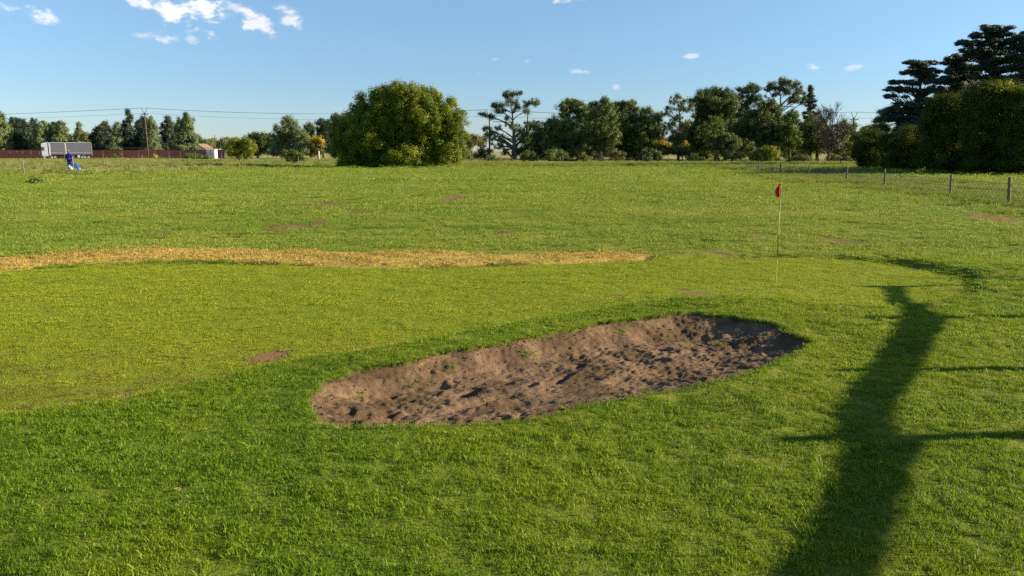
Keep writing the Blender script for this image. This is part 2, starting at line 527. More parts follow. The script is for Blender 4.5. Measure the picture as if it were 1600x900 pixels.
L = {
    'bush': mat_leaf('bush_leaves', (.050, .092, .008), (.145, .210, .012), .27, (.300, .285, .014), .75),
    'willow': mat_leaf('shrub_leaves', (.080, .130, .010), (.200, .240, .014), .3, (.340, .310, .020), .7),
    'euc': mat_leaf('gum_leaves', (.050, .075, .030), (.115, .150, .055), .2, (.20, .21, .08), .5),
    'euc_dark': mat_leaf('dark_gum_leaves', (.034, .062, .016), (.110, .160, .034), .22, (.20, .24, .05), .6),
    'euc_brown': mat_leaf('brown_gum_leaves', (.065, .060, .030), (.120, .105, .045), .2),
    'dark': mat_leaf('dark_leaves', (.026, .048, .016), (.078, .115, .030), .2, (.15, .19, .04), .5),
    'light': mat_leaf('light_leaves', (.050, .095, .018), (.110, .170, .028), .28, (.18, .22, .04), .5),
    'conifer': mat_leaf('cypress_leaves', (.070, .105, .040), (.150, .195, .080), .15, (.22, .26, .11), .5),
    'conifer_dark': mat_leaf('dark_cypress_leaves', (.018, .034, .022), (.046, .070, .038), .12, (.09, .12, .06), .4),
    'cedar': mat_leaf('cedar_needles', (.014, .028, .022), (.036, .060, .044), .1, (.07, .10, .06), .4),
    'yellow': mat_leaf('yellow_blossom', (.30, .23, .02), (.50, .36, .02), .3, (.60, .42, .02), .8),
    'hedge': mat_leaf('hedge_leaves', (.022, .042, .010), (.064, .092, .014), .12, (.10, .11, .018), .6, .06, .8),
    'olive': mat_leaf('olive_leaves', (.075, .085, .028), (.145, .145, .045), .25, (.20, .17, .06), .7),
    'twig': mat_leaf('dry_twigs', (.060, .050, .042), (.120, .100, .085), .05),
    'paletree': mat_leaf('pale_leaves', (.110, .145, .055), (.190, .220, .080), .25, (.27, .26, .10), .5),
}
M_BARK = simple('bark', (.11, .085, .065), .95, .1, .4, 3, 0, .6)
M_BARKP = simple('pale_bark', (.30, .25, .20), .9, .1, .35, 3, 0, .5)
M_BARKD = simple('dark_bark', (.055, .045, .036), .95, .1, .4, 3, 0, .5)
M_POST = simple('weathered_post_wood', (.18, .15, .105), .9, .15, .35, 25, 0, .6)
M_POSTD = simple('dark_post_wood', (.12, .095, .07), .9, .15, .35, 25, 0, .6)
M_WIRE = simple('galvanised_wire', (.20, .20, .19), .6, .3, .1, 5, .3)
M_CABLE = simple('power_cable', (.10, .11, .12), .6, .3, .1, 5)

# ------------------------------------------------------------------ ground
def graded(lo, hi, step, far, g):
    a = list(np.arange(lo, hi + 1e-6, step))
    s = step
    while a[-1] < far:
        s = min(s * g, max(s, a[-1] * .2 + 3)); a.append(a[-1] + s)
    s = step
    while a[0] > -far:
        s = min(s * g, max(s, abs(a[0]) * .2 + 3)); a.insert(0, a[0] - s)
    return np.array(a)
gx = graded(-3, 6, .045, 6000, 1.022)
ylo = graded(2.6, 13.0, .045, 6000, 1.016)
gy = ylo[ylo > -60]
gy = np.concatenate([[-6000, -2000, -600, -200, -90], gy])
gx = gx[(gx > -6001)]
X, Y = np.meshgrid(gx, gy)
Z = terrain(X, Y)
nearm = (Y > 2) & (Y < 13) & (X > -5) & (X < 6)
S = np.full(X.shape, 5.0)
S[nearm] = bunk(X[nearm], Y[nearm])
Zs = Z - sand_depth(X, Y, S) - 0.10
Z = np.where(S < 0, Z + (Zs - Z) * sstep(0.0, -0.05, S), Z)
Z = np.where(S < -.0, Z, Z + 0.012 * sstep(.3, .0, S))
G = np.full(X.shape, 5.0); st = np.zeros(X.shape)
nb = (Y > 0) & (Y < 30) & (np.abs(X) < 40)
G[nb] = sdf(GREEN, X[nb], Y[nb])
ST = np.full(X.shape, 5.0); ST[nb] = sdf(STRAW, X[nb], Y[nb])
STn = ST + .22 * fbm(X * 1.5, Y * 1.5, 77, 4, .6)
st = sstep(.04, -.04, STn)
sed = sstep(.09, .02, np.abs(STn)) * sstep(-.06, .14, fbm(X * .9, Y * .9, 78, 3))
BR = bare_mask(X, Y)
pale = np.clip(sstep(104, 125, Y) + sstep(58, 68, Y) * sstep(-30, -38, X), 0, 1)
# mown short green mask and soil just inside the bunker rim
soil = np.clip(sstep(.015, -.01, S), 0, 1)
ny, nx = X.shape
idx = np.arange(nx * ny).reshape(ny, nx)
fl = np.stack([idx[:-1, :-1], idx[:-1, 1:], idx[1:, 1:], idx[1:, :-1]], -1).reshape(-1, 4)
V = np.stack([X, Y, Z], -1).reshape(-1, 3)
me = np_mesh('ground', V, fl, 4)
for nm, arr in (('green', sstep(.03, -.03, G)), ('straw', st), ('bare', BR), ('pale', pale), ('soil', soil), ('sedge', sed)):
    a = me.attributes.new(nm, 'FLOAT', 'POINT')
    a.data.foreach_set('value', arr.ravel().astype(np.float32))

m = new_mat('turf_ground'); g = NG(m)
p = g.pos()
sp = g.pos((1, .45, 1))
n_big = g.noise(g.pos((.05, .11, 1)), 1.0, 5, .6)
n_mid = g.noise(g.pos((.5, .9, 1)), 1.0, 5, .65)
n_fine = g.noise(p, 45, 4, .7)
n_cl = g.noise(g.pos((1, 1, 1)), 4.0, 6, .75)
base = g.mix(n_fine, (.070, .115, .010), (.190, .250, .022))
base = g.mix(g.ramp(n_big, .40, .62), base, g.mix(n_fine, (.150, .170, .020), (.290, .300, .040)))
base = g.mix(g.math('MULTIPLY', g.ramp(n_mid, .54, .70), .65), base, (.060, .110, .012))
base = g.mix(g.math('MULTIPLY', g.ramp(g.noise(g.pos((.35, .8, 1)), 1.0, 6, .75), .60, .70), .75), base, (.19, .15, .06))
gcol = g.mix(n_fine, (.130, .170, .010), (.230, .290, .016))
base = g.mix(g.attr('green'), base, gcol)
base = g.mix(g.attr('pale'), base, g.mix(n_mid, (.200, .215, .070), (.400, .350, .150)))
scol = g.mix(n_fine, (.30, .20, .040), (.60, .44, .11))
scol = g.mix(g.ramp(n_cl, .58, .70), scol, (.13, .10, .025))
base = g.mix(g.attr('straw'), base, scol)
bcol = g.mix(n_fine, (.15, .082, .035), (.33, .195, .088))
bf = g.ramp(g.math('ADD', g.attr('bare'), g.math('MULTIPLY', g.math('SUBTRACT', n_cl, .5), 1.4)), .36, .64)
bcol = g.mix(g.ramp(g.attr('bare'), .45, .95), g.mix(n_fine, (.085, .062, .024), (.20, .150, .060)), bcol)
base = g.mix(bf, base, bcol)
base = g.mix(g.attr('soil'), base, (.075, .05, .032))
base = g.mix(g.math('MULTIPLY', g.attr('sedge'), .9), base, (.085, .06, .028))
hh = g.math('ADD', g.math('MULTIPLY', n_fine, .3), g.math('ADD', n_cl, g.math('MULTIPLY', n_mid, 1.5)))
g.out(g.bsdf(base, .95, .1, 0, g.bump(hh, .9, .09)))
gr = link_mesh('ground', me, None, m, True)
tag(gr, kind='structure')

# ------------------------------------------------------------------ bunker sand
sx = np.arange(-2.0, 3.6, .016); sy = np.arange(4.8, 9.8, .016)
SX, SY = np.meshgrid(sx, sy)
SS = bunk(SX, SY)
SZ = terrain(SX, SY) - sand_depth(SX, SY, SS)
inn = sstep(.0, .22, -SS)
lump = 0.100 * fbm(SX * 1.5 + SY * .5, SY * 2.2, 101, 3, .55) + 0.030 * fbm(SX * 7, SY * 7, 111, 3, .6) + .034 * fbm(SX * 17, SY * 17, 121, 3, .65)
rough_zone = sstep(-.25, .2, fbm(SX * .8, SY * .8, 130, 2))
SZ += lump * (0.35 + .65 * inn) * (.75 + .5 * rough_zone) + .018 * fbm(SX * 38, SY * 38, 150, 2, .6)
# trodden hollows and scraped ridges: px, py, length px, width m, angle, depth
dents = [(765, 612, 42, .07, -12, .06), (735, 598, 24, .08, -30, .06), (800, 625, 22, .08, -10, .05), (880, 578, 30, .05, -28, .055), (960, 585, 20, .06, -15, .04), (1000, 535, 10, .05, -60, .05), (1040, 533, 10, .07, -30, .05),
         (605, 632, 12, .07, -40, .06), (575, 652, 14, .06, 0, .05), (650, 650, 10, .08, 0, .05), (690, 632, 14, .06, 0, .04), (800, 577, 12, .06, -60, .05), (830, 590, 14, .05, -30, .04), (1095, 575, 18, .05, 0, .05), (940, 628, 20, .06, 5, .05),
         (1200, 575, 20, .07, 25, .07), (1225, 563, 14, .07, 20, .06), (1180, 545, 40, .06, 8, .05), (1140, 552, 20, .06, 6, .04), (690, 585, 10, .06, -60, .04), (860, 645, 20, .06, 6, .05), (545, 640, 12, .05, -30, .04), (1030, 600, 16, .05, 10, .04), (905, 560, 12, .06, -30, .04)]
for (px, py, ln, wd_, an, dp) in dents:
    cx, cy = gpt(px, py)
    sc_m = DP(py) / F
    a = math.radians(-an * 2.2)
    lx = ln * sc_m
    dx = SX - cx; dy = SY - cy
    u = dx * math.cos(a) + dy * math.sin(a); v = -dx * math.sin(a) + dy * math.cos(a)
    k = 1 + .9 * fbm(SX * 9, SY * 9, 140, 2)
    q = (u / lx) ** 2 + (v / wd_) ** 2
    SZ += -dp * .95 * np.exp(-q * 1.3 * k) + dp * .42 * np.exp(-(((u - wd_ * .9) / lx) ** 2 + ((v + wd_ * 1.3) / wd_) ** 2))
for _ in range(60):
    cx = rng.uniform(-1.4, 2.8); cy = rng.uniform(5.4, 9.2); r_ = rng.uniform(.03, .075)
    q = ((SX - cx) / r_) ** 2 + ((SY - cy) / (r_ * rng.uniform(.7, 1.4))) ** 2
    SZ += rng.uniform(-.012, .028) * np.exp(-q) * inn
SZ = np.where(SS > -.03, np.minimum(SZ, terrain(SX, SY) - .012), SZ)
iy, ix = np.indices((len(sy) - 1, len(sx) - 1))
id2 = np.arange(SX.size).reshape(SX.shape)
keep = (SS[:-1, :-1] < .03)
q4 = np.stack([id2[:-1, :-1], id2[:-1, 1:], id2[1:, 1:], id2[1:, :-1]], -1)[keep]
used, inv = np.unique(q4.ravel(), return_inverse=True)
V = np.stack([SX, SY, SZ], -1).reshape(-1, 3)[used]
me = np_mesh('bunker_sand', V, inv, 4)
m = new_mat('bunker_sand'); g = NG(m)
p = g.pos()
n1 = g.noise(p, 2.2, 5, .6); n2 = g.noise(p, 22, 6, .75); n3 = g.noise(p, 130, 3, .7)
c = g.mix(g.ramp(n1, .38, .62), (.108, .070, .038), (.225, .148, .084))
c = g.mix(g.math('MULTIPLY', g.ramp(n2, .50, .70), .55), c, (.100, .064, .038))
c = g.mix(g.ramp(n3, .60, .75), c, (.31, .215, .125))
g.out(g.bsdf(c, .95, .15, 0, g.bump(g.math('ADD', n2, g.math('MULTIPLY', n3, .5)), .9, .022)))
sand = link_mesh('bunker_sand', me, None, m, True)
tag(sand, kind='structure')

# loose clods of soil on the sand
def sand_z(x, y):
    i = int(round((x - sx[0]) / .016)); j = int(round((y - sy[0]) / .016))
    return SZ[min(max(j, 0), SZ.shape[0] - 1), min(max(i, 0), SZ.shape[1] - 1)]
ico = bmesh.new(); bmesh.ops.create_icosphere(ico, subdivisions=1, radius=1)
iv = np.array([v.co[:] for v in ico.verts]); ifc = np.array([[v.index for v in f.verts] for f in ico.faces]); ico.free()
cvs = []; cfs = []; nb_ = 0
cxs = rng.uniform(-1.8, 3.3, 5600); cys = rng.uniform(5.0, 9.6, 5600)
css = bunk(cxs, cys)
for x_, y_, s_ in zip(cxs, cys, css):
    if s_ > -.0: continue
    r_ = .003 + .007 * rng.uniform(0, 1) ** 4 + (.004 if s_ > -.15 else 0)
    v_ = iv * (1 + .25 * rng.normal(0, 1, (len(iv), 1))) * r_ * np.array([1, 1, .75]) + np.array([x_, y_, sand_z(x_, y_) + r_ * .4])
    cvs.append(v_); cfs.append(ifc + nb_); nb_ += len(iv)
me = np_mesh('soil_clods', np.concatenate(cvs), np.concatenate(cfs), 3)
tag(link_mesh('soil_clods', me, None, m, False), 'loose crumbs and clods of soil lying in the bunker', 'clods', kind='stuff')

# ------------------------------------------------------------------ grass as scattered tufts
def blade_proto(name, mat, R, n, h, w, lean, seg=2, seed=1, curl=.5):
    r = np.random.default_rng(seed)
    a = r.uniform(0, 2 * np.pi, n); rad = R * np.sqrt(r.uniform(0, 1, n)) * 1.15
    bx = rad * np.cos(a); by = rad * np.sin(a)
    hh = h * r.uniform(.55, 1.15, n); ww = w * r.uniform(.7, 1.3, n)
    la = r.uniform(0, 2 * np.pi, n); le = lean * hh * r.uniform(.15, 1, n)
    fa = la + r.uniform(-1.2, 1.2, n) + np.pi / 2
    vs = []; hv = []
    rows = seg + 1
    for i in range(rows):
        t = i / seg
        wd2 = ww * (1 - t) ** .6 if i < seg else ww * .05
        off = le * t ** (1 + curl)
        z = hh * t * (1 - .15 * t)
        cx = bx + off * np.cos(la); cy = by + off * np.sin(la)
        vs.append(np.stack([cx - wd2 * .5 * np.cos(fa), cy - wd2 * .5 * np.sin(fa), z - .005 * (i == 0)], -1))
        vs.append(np.stack([cx + wd2 * .5 * np.cos(fa), cy + wd2 * .5 * np.sin(fa), z - .005 * (i == 0)], -1))
        hv += [t, t]
    V = np.stack(vs, 1)                      # n, 2*rows, 3
    nv = 2 * rows
    base = (np.arange(n) * nv)[:, None, None]
    q = np.array([[2 * i, 2 * i + 1, 2 * i + 3, 2 * i + 2] for i in range(seg)])[None]
    me = np_mesh(name, V.reshape(-1, 3), (base + q).reshape(-1), 4)
    av = me.attributes.new('v', 'FLOAT', 'POINT')
    av.data.foreach_set('value', np.repeat(r.uniform(0, 1, n), nv).astype(np.float32))
    ah = me.attributes.new('h', 'FLOAT', 'POINT')
    ah.data.foreach_set('value', np.tile(np.array(hv), n).astype(np.float32))
    me.materials.append(mat)
    return bpy.data.objects.new(name, me)

def scatter(name, pts, proto, scales, label=None, tilt=.15):
    """one object: a cloud of points that carries a tuft on each point"""
    n = len(pts)
    me = bpy.data.meshes.new(name)
    me.vertices.add(n); me.vertices.foreach_set('co', np.asarray(pts, np.float32).ravel())
    rot = np.stack([rng.normal(0, tilt, n), rng.normal(0, tilt, n), rng.uniform(0, 6.283, n)], -1)
    a = me.attributes.new('rot', 'FLOAT_VECTOR', 'POINT'); a.data.foreach_set('vector', rot.astype(np.float32).ravel())
    a = me.attributes.new('scl', 'FLOAT', 'POINT'); a.data.foreach_set('value', np.asarray(scales, np.float32))
    o = link_mesh(name, me)
    t = bpy.data.node_groups.new(name + '_nodes', 'GeometryNodeTree')
    t.interface.new_socket('Geometry', in_out='INPUT', socket_type='NodeSocketGeometry')
    t.interface.new_socket('Geometry', in_out='OUTPUT', socket_type='NodeSocketGeometry')
    N = t.nodes.new
    gi = N('NodeGroupInput'); go = N('NodeGroupOutput'); iop = N('GeometryNodeInstanceOnPoints')
    oi = N('GeometryNodeObjectInfo'); oi.inputs['Object'].default_value = proto; oi.inputs['As Instance'].default_value = True
    ra = N('GeometryNodeInputNamedAttribute'); ra.data_type = 'FLOAT_VECTOR'; ra.inputs['Name'].default_value = 'rot'
    sa = N('GeometryNodeInputNamedAttribute'); sa.data_type = 'FLOAT'; sa.inputs['Name'].default_value = 'scl'
    t.links.new(gi.outputs[0], iop.inputs['Points'])
    t.links.new(oi.outputs['Geometry'], iop.inputs['Instance'])
    t.links.new(ra.outputs['Attribute'], iop.inputs['Rotation'])
    t.links.new(sa.outputs['Attribute'], iop.inputs['Scale'])
    t.links.new(iop.outputs[0], go.inputs[0])
    md = o.modifiers.new('scatter', 'NODES'); md.node_group = t
    tag(o, label, 'grass', kind='stuff')
    return o

def ring_pts(d0, d1, dens, side=.80, extra=1.5, xr=None):
    """random ground points between distances d0 and d1 in the visible wedge plus a margin"""
    A = (d1 - d0) * 2 * (side * d1 + extra)
    n = int(A * dens)
    y = rng.uniform(d0, d1, n); x = rng.uniform(-(side * d1 + extra), side * d1 + extra, n)
    k = np.abs(x) < side * y + extra
    x, y = x[k], y[k]
    if xr is not None:
        k = (x > xr[0]) & (x < xr[1]); x, y = x[k], y[k]
    return x, y

def masks(x, y):
    s = np.full(x.shape, 5.0); k = (y > 4) & (y < 11) & (x > -3) & (x < 5)
    if k.any(): s[k] = bunk(x[k], y[k])
    gsd = np.full(x.shape, 5.0); ssd = np.full(x.shape, 5.0)
    k = y < 30
    if k.any():
        gsd[k] = sdf(GREEN, x[k], y[k]); ssd[k] = sdf(STRAW, x[k], y[k]) + .22 * fbm(x[k] * 1.5, y[k] * 1.5, 77, 4, .6)
    return s, gsd, ssd, bare_mask(x, y)

def put(name, x, y, keep, proto, s0, s1, label, tilt=.15, sink=0.0):
    x, y = x[keep], y[keep]
    z = terrain(x, y) - sink
    return scatter(name, np.stack([x, y, z], -1), proto, rng.uniform(s0, s1, len(x)), label, tilt)

# thick lawn in front, round the bunker and to the right
P_L1 = blade_proto('lawn_tuft', M_LAWN, .075, 120, .021, .0042, 1.35, 2, 1)
P_L2 = blade_proto('lawn_tuft_b', M_LAWN, .13, 150, .026, .0058, 1.3, 2, 2)
x, y = ring_pts(2.4, 7.5, 190)
s, gsd, ssd, br = masks(x, y)
dk = fbm(x * 1.1, y * 1.1, 61, 3)
put('lawn_grass', x, y, (s > .01) & (gsd > -.01) & (br < rng.uniform(.25, .9, len(x))), P_L1, .7, 1.2, 'thick green lawn in the foreground and in front of the bunker')
x, y = ring_pts(7.5, 15.5, 95)
s, gsd, ssd, br = masks(x, y)
put('lawn_grass', x, y, (s > .01) & (gsd > 0) & (ssd > 0) & (br < rng.uniform(.15, .6, len(x))) & (y < 13 + rng.uniform(0, 2, len(x))), P_L2, .6, 1.05, 'thick green lawn round the far side of the bunker')
# a fringe of longer blades hanging over the bunker rim
P_FR = blade_proto('fringe_tuft', M_LAWN, .035, 34, .036, .0040, 1.3, 3, 3)
x, y = ring_pts(4.8, 10, 900, xr=(-2.2, 3.6)); s = bunk(x, y)
put('rim_grass', x, y, (s > -.012) & (s < .05), P_FR, .55, 1.15, 'longer green blades fringing the rim of the bunker', .35)
# a few weeds rooted in the bunker
wx = []; wy = []
for (px, py, nn, sp_) in [(825, 540, 14, .05), (1003, 600, 7, .03), (975, 508, 10, .04), (700, 560, 10, .05), (520, 660, 14, .06), (1130, 515, 8, .06), (1060, 506, 8, .05), (560, 600, 8, .05), (1230, 560, 10, .05), (650, 578, 8, .04), (1090, 600, 8, .04), (890, 640, 8, .05)]:
    cx, cy = gpt(px, py + 8)
    wx += list(rng.normal(cx, sp_, nn)); wy += list(rng.normal(cy, sp_, nn))
P_W = blade_proto('weed_tuft', M_LAWN, .02, 12, .032, .005, 1.4, 3, 17)
ok_ = [(a_, b_, float(sand_z(a_, b_))) for a_, b_ in zip(wx, wy) if bunk(np.array([a_]), np.array([b_]))[0] < 0]
scatter('bunker_weeds', np.array(ok_), P_W, rng.uniform(.5, 1.2, len(ok_)), 'small green weeds growing in the soil of the bunker', .4)
# closely mown green
P_G1 = blade_proto('green_tuft', M_GREEN, .085, 150, .009, .0034, 1.3, 2, 4)
P_G2 = blade_proto('green_tuft_b', M_GREEN, .16, 170, .011, .0055, 1.3, 2, 5)
x, y = ring_pts(3.8, 8.5, 125); s, gsd, ssd, br = masks(x, y)
br = br + .35 * np.clip(fbm(x * 1.6, y * 1.6, 63, 4, .6) * 3 - .2, 0, 1)
put('green_grass', x, y, (gsd < .02) & (br < rng.uniform(.15, .85, len(x))), P_G1, .7, 1.2, 'closely mown yellowish turf of the putting green, near part')
x, y = ring_pts(8.5, 17.5, 42, .85); s, gsd, ssd, br = masks(x, y)
br = br + .35 * np.clip(fbm(x * 1.6, y * 1.6, 63, 4, .6) * 3 - .2, 0, 1)
put('green_grass', x, y, (gsd < .02) & (ssd > -.02) & (br < rng.uniform(.15, .85, len(x))), P_G2, .7, 1.2, 'closely mown turf at the far part of the putting green')
# yellow dead strip
M_STRAW = mat_grass('dead_blades', (.32, .215, .045), (.52, .385, .095), (.60, .44, .14), .2, .3, .5)
P_S = blade_proto('straw_tuft', M_STRAW, .12, 60, .030, .009, 1.6, 2, 6)
x, y = ring_pts(12, 19, 60, .85); s, gsd, ssd, br = masks(x, y)
put('dead_grass', x, y, (ssd < -.03) & (fbm(x * 1.6, y * 2.5, 71, 4, .6) < .13), P_S, .7, 1.3, 'strip of yellow dead grass behind the putting green')
x, y = ring_pts(4.4, 9.5, 700); s_, gsd, ssd, br = masks(x, y)
P_SE = blade_proto('seam_tuft', M_STRAW, .045, 40, .026, .0045, 1.8, 2, 16)
put('seam_grass', x, y, (gsd > -.10) & (gsd < -.055) & (x < -.9) & (fbm(x * 1.2, y * 1.2, 79, 3) > -.12), P_SE, .6, 1.2, 'thin line of pale cut grass along the near edge of the putting green')
# open field behind
P_F1 = blade_proto('field_tuft', M_FAIR, .20, 150, .040, .0080, 1.2, 2, 7)
P_F2 = blade_proto('field_tuft_b', M_FAIR, .42, 170, .055, .0150, 1.2, 2, 8)
P_F3 = blade_proto('field_tuft_c', M_FAIR, .95, 170, .080, .0320, 1.2, 2, 9)
x, y = ring_pts(11.5, 24, 24, .85, 2); s, gsd, ssd, br = masks(x, y)
gap = fbm(x * .9, y * 1.6, 64, 4, .6)
put('field_grass', x, y, (gsd > .02) & (ssd > 0) & (y > 13 + rng.uniform(0, 2, len(x))) & (br < rng.uniform(.15, .6, len(x))) & (gap < .17), P_F1, .5, 1.25, 'uneven field turf just behind the yellow strip')
x, y = ring_pts(24, 50, 5.0, .80, 3); br = bare_mask(x, y); gap = fbm(x * .5, y * 1.0, 65, 4, .6)
put('field_grass', x, y, (br < rng.uniform(.15, .6, len(x))) & (gap < .16), P_F2, .5, 1.3, 'uneven field turf in the middle distance')
x, y = ring_pts(50, 108, 1.0, .76, 4); br = bare_mask(x, y); gap = fbm(x * .25, y * .5, 66, 4, .6)
put('field_grass', x, y, (br < rng.uniform(.15, .6, len(x))) & (gap < .18) & ~((x < -34) & (y > 62)), P_F3, .5, 1.3, 'field turf out towards the tree line')
# tall rough: by the right fence, in front of the tree line, by the left fence
P_T1 = blade_proto('tall_tuft', M_ROUGH, .10, 34, .34, .010, .7, 3, 10)
P_T2 = blade_proto('tall_tuft_b', M_ROUGH, .35, 60, .55, .030, .7, 3, 11)
P_T3 = blade_proto('pale_tuft', M_PALE, .40, 55, .50, .035, .7, 3, 12)
n = 26000
y = rng.uniform(22, 62, n); xf = 22.8 - (y - 28) * 0 - 4.2 * np.exp(-(y - 20) / 20)
x = xf + rng.normal(0, 2.2, n) + rng.uniform(-2.5, 8, n)
dn = fbm(x * .35, y * .35, 67, 3)
k = (dn > -.12 + .012 * np.abs(x - xf)) & (x > xf - 4.5 + 5 * fbm(y * .2, y * 0, 68, 2))
put('rough_grass', x, y, k, P_T1, .3, 1.05, 'long green grass growing along the wooden post fence on the right')
x, y = ring_pts(20, 50, 1.2, .8, 2); dn = fbm(x * .3, y * .5, 69, 4, .6)
put('rough_grass', x, y, (dn > .12) & (x > 4), P_T1, .2, .5, 'scattered longer tussocks in the field left of the fence')
n = 12000
x = rng.uniform(-6, 75, n); y = rng.uniform(66, 118, n)
edge = 100 - 38 * sstep(14, 34, x)
k = (y > edge - 2 + 6 * fbm(x * .15, y * .1, 70, 3)) & (fbm(x * .2, y * .2, 72, 3) > -.22)
put('rough_grass', x, y, k, P_T2, .4, 1.1, 'shaded long grass at the foot of the trees on the right')
n = 17000
x = rng.uniform(-150, -6, n); y = rng.uniform(54, 190, n)
k = (x > -.82 * y - 8)
near_ = (y > 60 - 4 * fbm(x * .1, y * 0, 73, 2)) & (x < -30 - .0 * y) | (y > 96 + 8 * fbm(x * .05, y * 0, 74, 2))
put('rough_grass', x, y, k & near_ & (rng.uniform(0, 1, n) < .45), P_T2, .35, .9, 'long green grass round the wire fence on the left')
put('dry_grass', x, y, k & near_ & (rng.uniform(0, 1, n) < .75) & (fbm(x * .08, y * .12, 75, 3) > -.1), P_T3, .35, .95, 'pale seeding grass behind the wire fence on the left')
n = 5000
x = rng.uniform(-10, 95, n); y = rng.uniform(120, 175, n)
put('dry_grass', x, y, (fbm(x * .1, y * .1, 76, 3) > -.1), P_T3, .4, 1.1, 'pale dry grass seen under the trees')

# small fallen leaves on the lawn
lv = MB()
spots = [(280, 783, .018), (235, 662, .013), (1107, 682, .015), (1160, 745, .011), (1516, 669, .013), (1246, 730, .010), (325, 686, .012), (40, 806, .010), (1500, 790, .010)]
for (px, py, r_) in spots:
    cx, cy = gpt(px, py)
    z0 = tz(cx, cy) + .022
    for k in range(3):
        a = rng.uniform(0, 6.28); ox, oy = rng.normal(0, r_ * .7, 2)
        u = Vector((math.cos(a), math.sin(a), rng.uniform(-.4, .4))) * r_
        w = Vector((-math.sin(a), math.cos(a), rng.uniform(-.4, .4))) * r_ * .45
        c_ = Vector((cx + ox, cy + oy, z0))
        lv.poly([c_ - u, c_ + w - u * .2, c_ + u, c_ - w - u * .2])
o = lv.build('fallen_leaves', simple('dead_leaf', (.34, .24, .11), .8, .2, .3, 40))
tag(o, 'small dry tan leaves and clippings lying on the lawn', 'leaves', kind='stuff')

# ------------------------------------------------------------------ trees
class Crown:
    def __init__(s): s.v = []; s.a = []; s.w = []
    def add(s, c, r, leaf, cr, dens, k=12, flat=1.0, jit=1.0, up=.3):
        """lobe: centre c, radii r; clumps of k leaves, clump radius cr"""
        c = np.array(c); r = np.array(r)
        area = 4 * np.pi * ((r[0] * r[1]) ** 1.6 / 3 + (r[0] * r[2]) ** 1.6 / 3 + (r[1] * r[2]) ** 1.6 / 3) ** (1 / 1.6)
        n = max(5, int(dens * area / (cr * cr * 2.6)))
        d = rng.normal(0, 1, (n, 3)); d /= np.linalg.norm(d, axis=1)[:, None]
        rf = np.clip(rng.uniform(.12, 1, n) ** .42, 0, 1) * (1 + .13 * rng.normal(0, 1, n))
        ctr = c + d * r * rf[:, None]
        kk = int(k * 5.6)
        n = int(n * 1.35)
        d = rng.normal(0, 1, (n, 3)); d /= np.linalg.norm(d, axis=1)[:, None]
        rf = np.clip(rng.uniform(.04, 1, n) ** .45, 0, 1) * (1 + .13 * rng.normal(0, 1, n))
        ctr = c + d * r * rf[:, None]
        leaf = leaf * .74
        cr = cr * .80
        cs = cr * rng.uniform(.6, 1.3, n)
        off = rng.normal(0, 1, (n, kk, 3)); off *= cs[:, None, None] * .52
        off[:, :, 2] *= flat
        p = ctr[:, None, :] + off
        wv = np.repeat(rng.uniform(0, 1, n)[:, None], kk, 1) * .75 + .25 * np.clip((d[:, 2] * rf)[:, None] * .5 + .5, 0, 1)
        vv = np.clip(np.repeat(rng.uniform(0, 1, n)[:, None], kk, 1) * .5 + rng.uniform(0, .5, (n, kk)), 0, 1)
        nrm = rng.normal(0, 1, (n, kk, 3)) * .5 * jit + off / cs[:, None, None] * 1.3 + d[:, None, :] * .45
        nrm[:, :, 2] += up
        nrm = nrm.reshape(-1, 3); nrm /= np.linalg.norm(nrm, axis=1)[:, None] + 1e-9
        p = p.reshape(-1, 3)
        N = len(p)
        t = rng.normal(0, 1, (N, 3)); t = np.cross(nrm, t); t /= np.linalg.norm(t, axis=1)[:, None] + 1e-9
        b = np.cross(nrm, t)
        L_ = leaf * rng.uniform(.6, 1.35, N)[:, None]
        Wd = L_ * .72
        q = np.stack([p - t * L_ * .5, p + b * Wd * .5 - t * L_ * .05, p + t * L_ * .5, p - b * Wd * .5 - t * L_ * .05], 1)
        s.v.append(q.reshape(-1, 3)); s.a.append(vv.ravel()); s.w.append(wv.ravel())
    def build(s, name, mat, parent, org):
        V = np.concatenate(s.v) - np.array(org)
        nf = len(V) // 4
        me = np_mesh(name, V, np.arange(len(V)), 4)
        for nm, ar in (('v', s.a), ('w', s.w)):
            a = me.attributes.new(nm, 'FLOAT', 'FACE')
            a.data.foreach_set('value', np.concatenate(ar).astype(np.float32))
        o = link_mesh(name, me, parent, mat)
        return o

def limb(mb, a, b, r0, r1, sag=.0, n=5, wob=.04):
    a = Vector(a); b = Vector(b); L_ = (b - a).length
    pts = []; rad = []
    for i in range(n + 1):
        t = i / n
        p = a.lerp(b, t)
        p.z += math.sin(t * math.pi) * sag * L_
        if 0 < i < n:
            p += Vector((random.uniform(-1, 1), random.uniform(-1, 1), random.uniform(-.4, .4))) * wob * L_
        pts.append(p); rad.append(r0 + (r1 - r0) * t)
    mb.tube(pts, rad, 6)

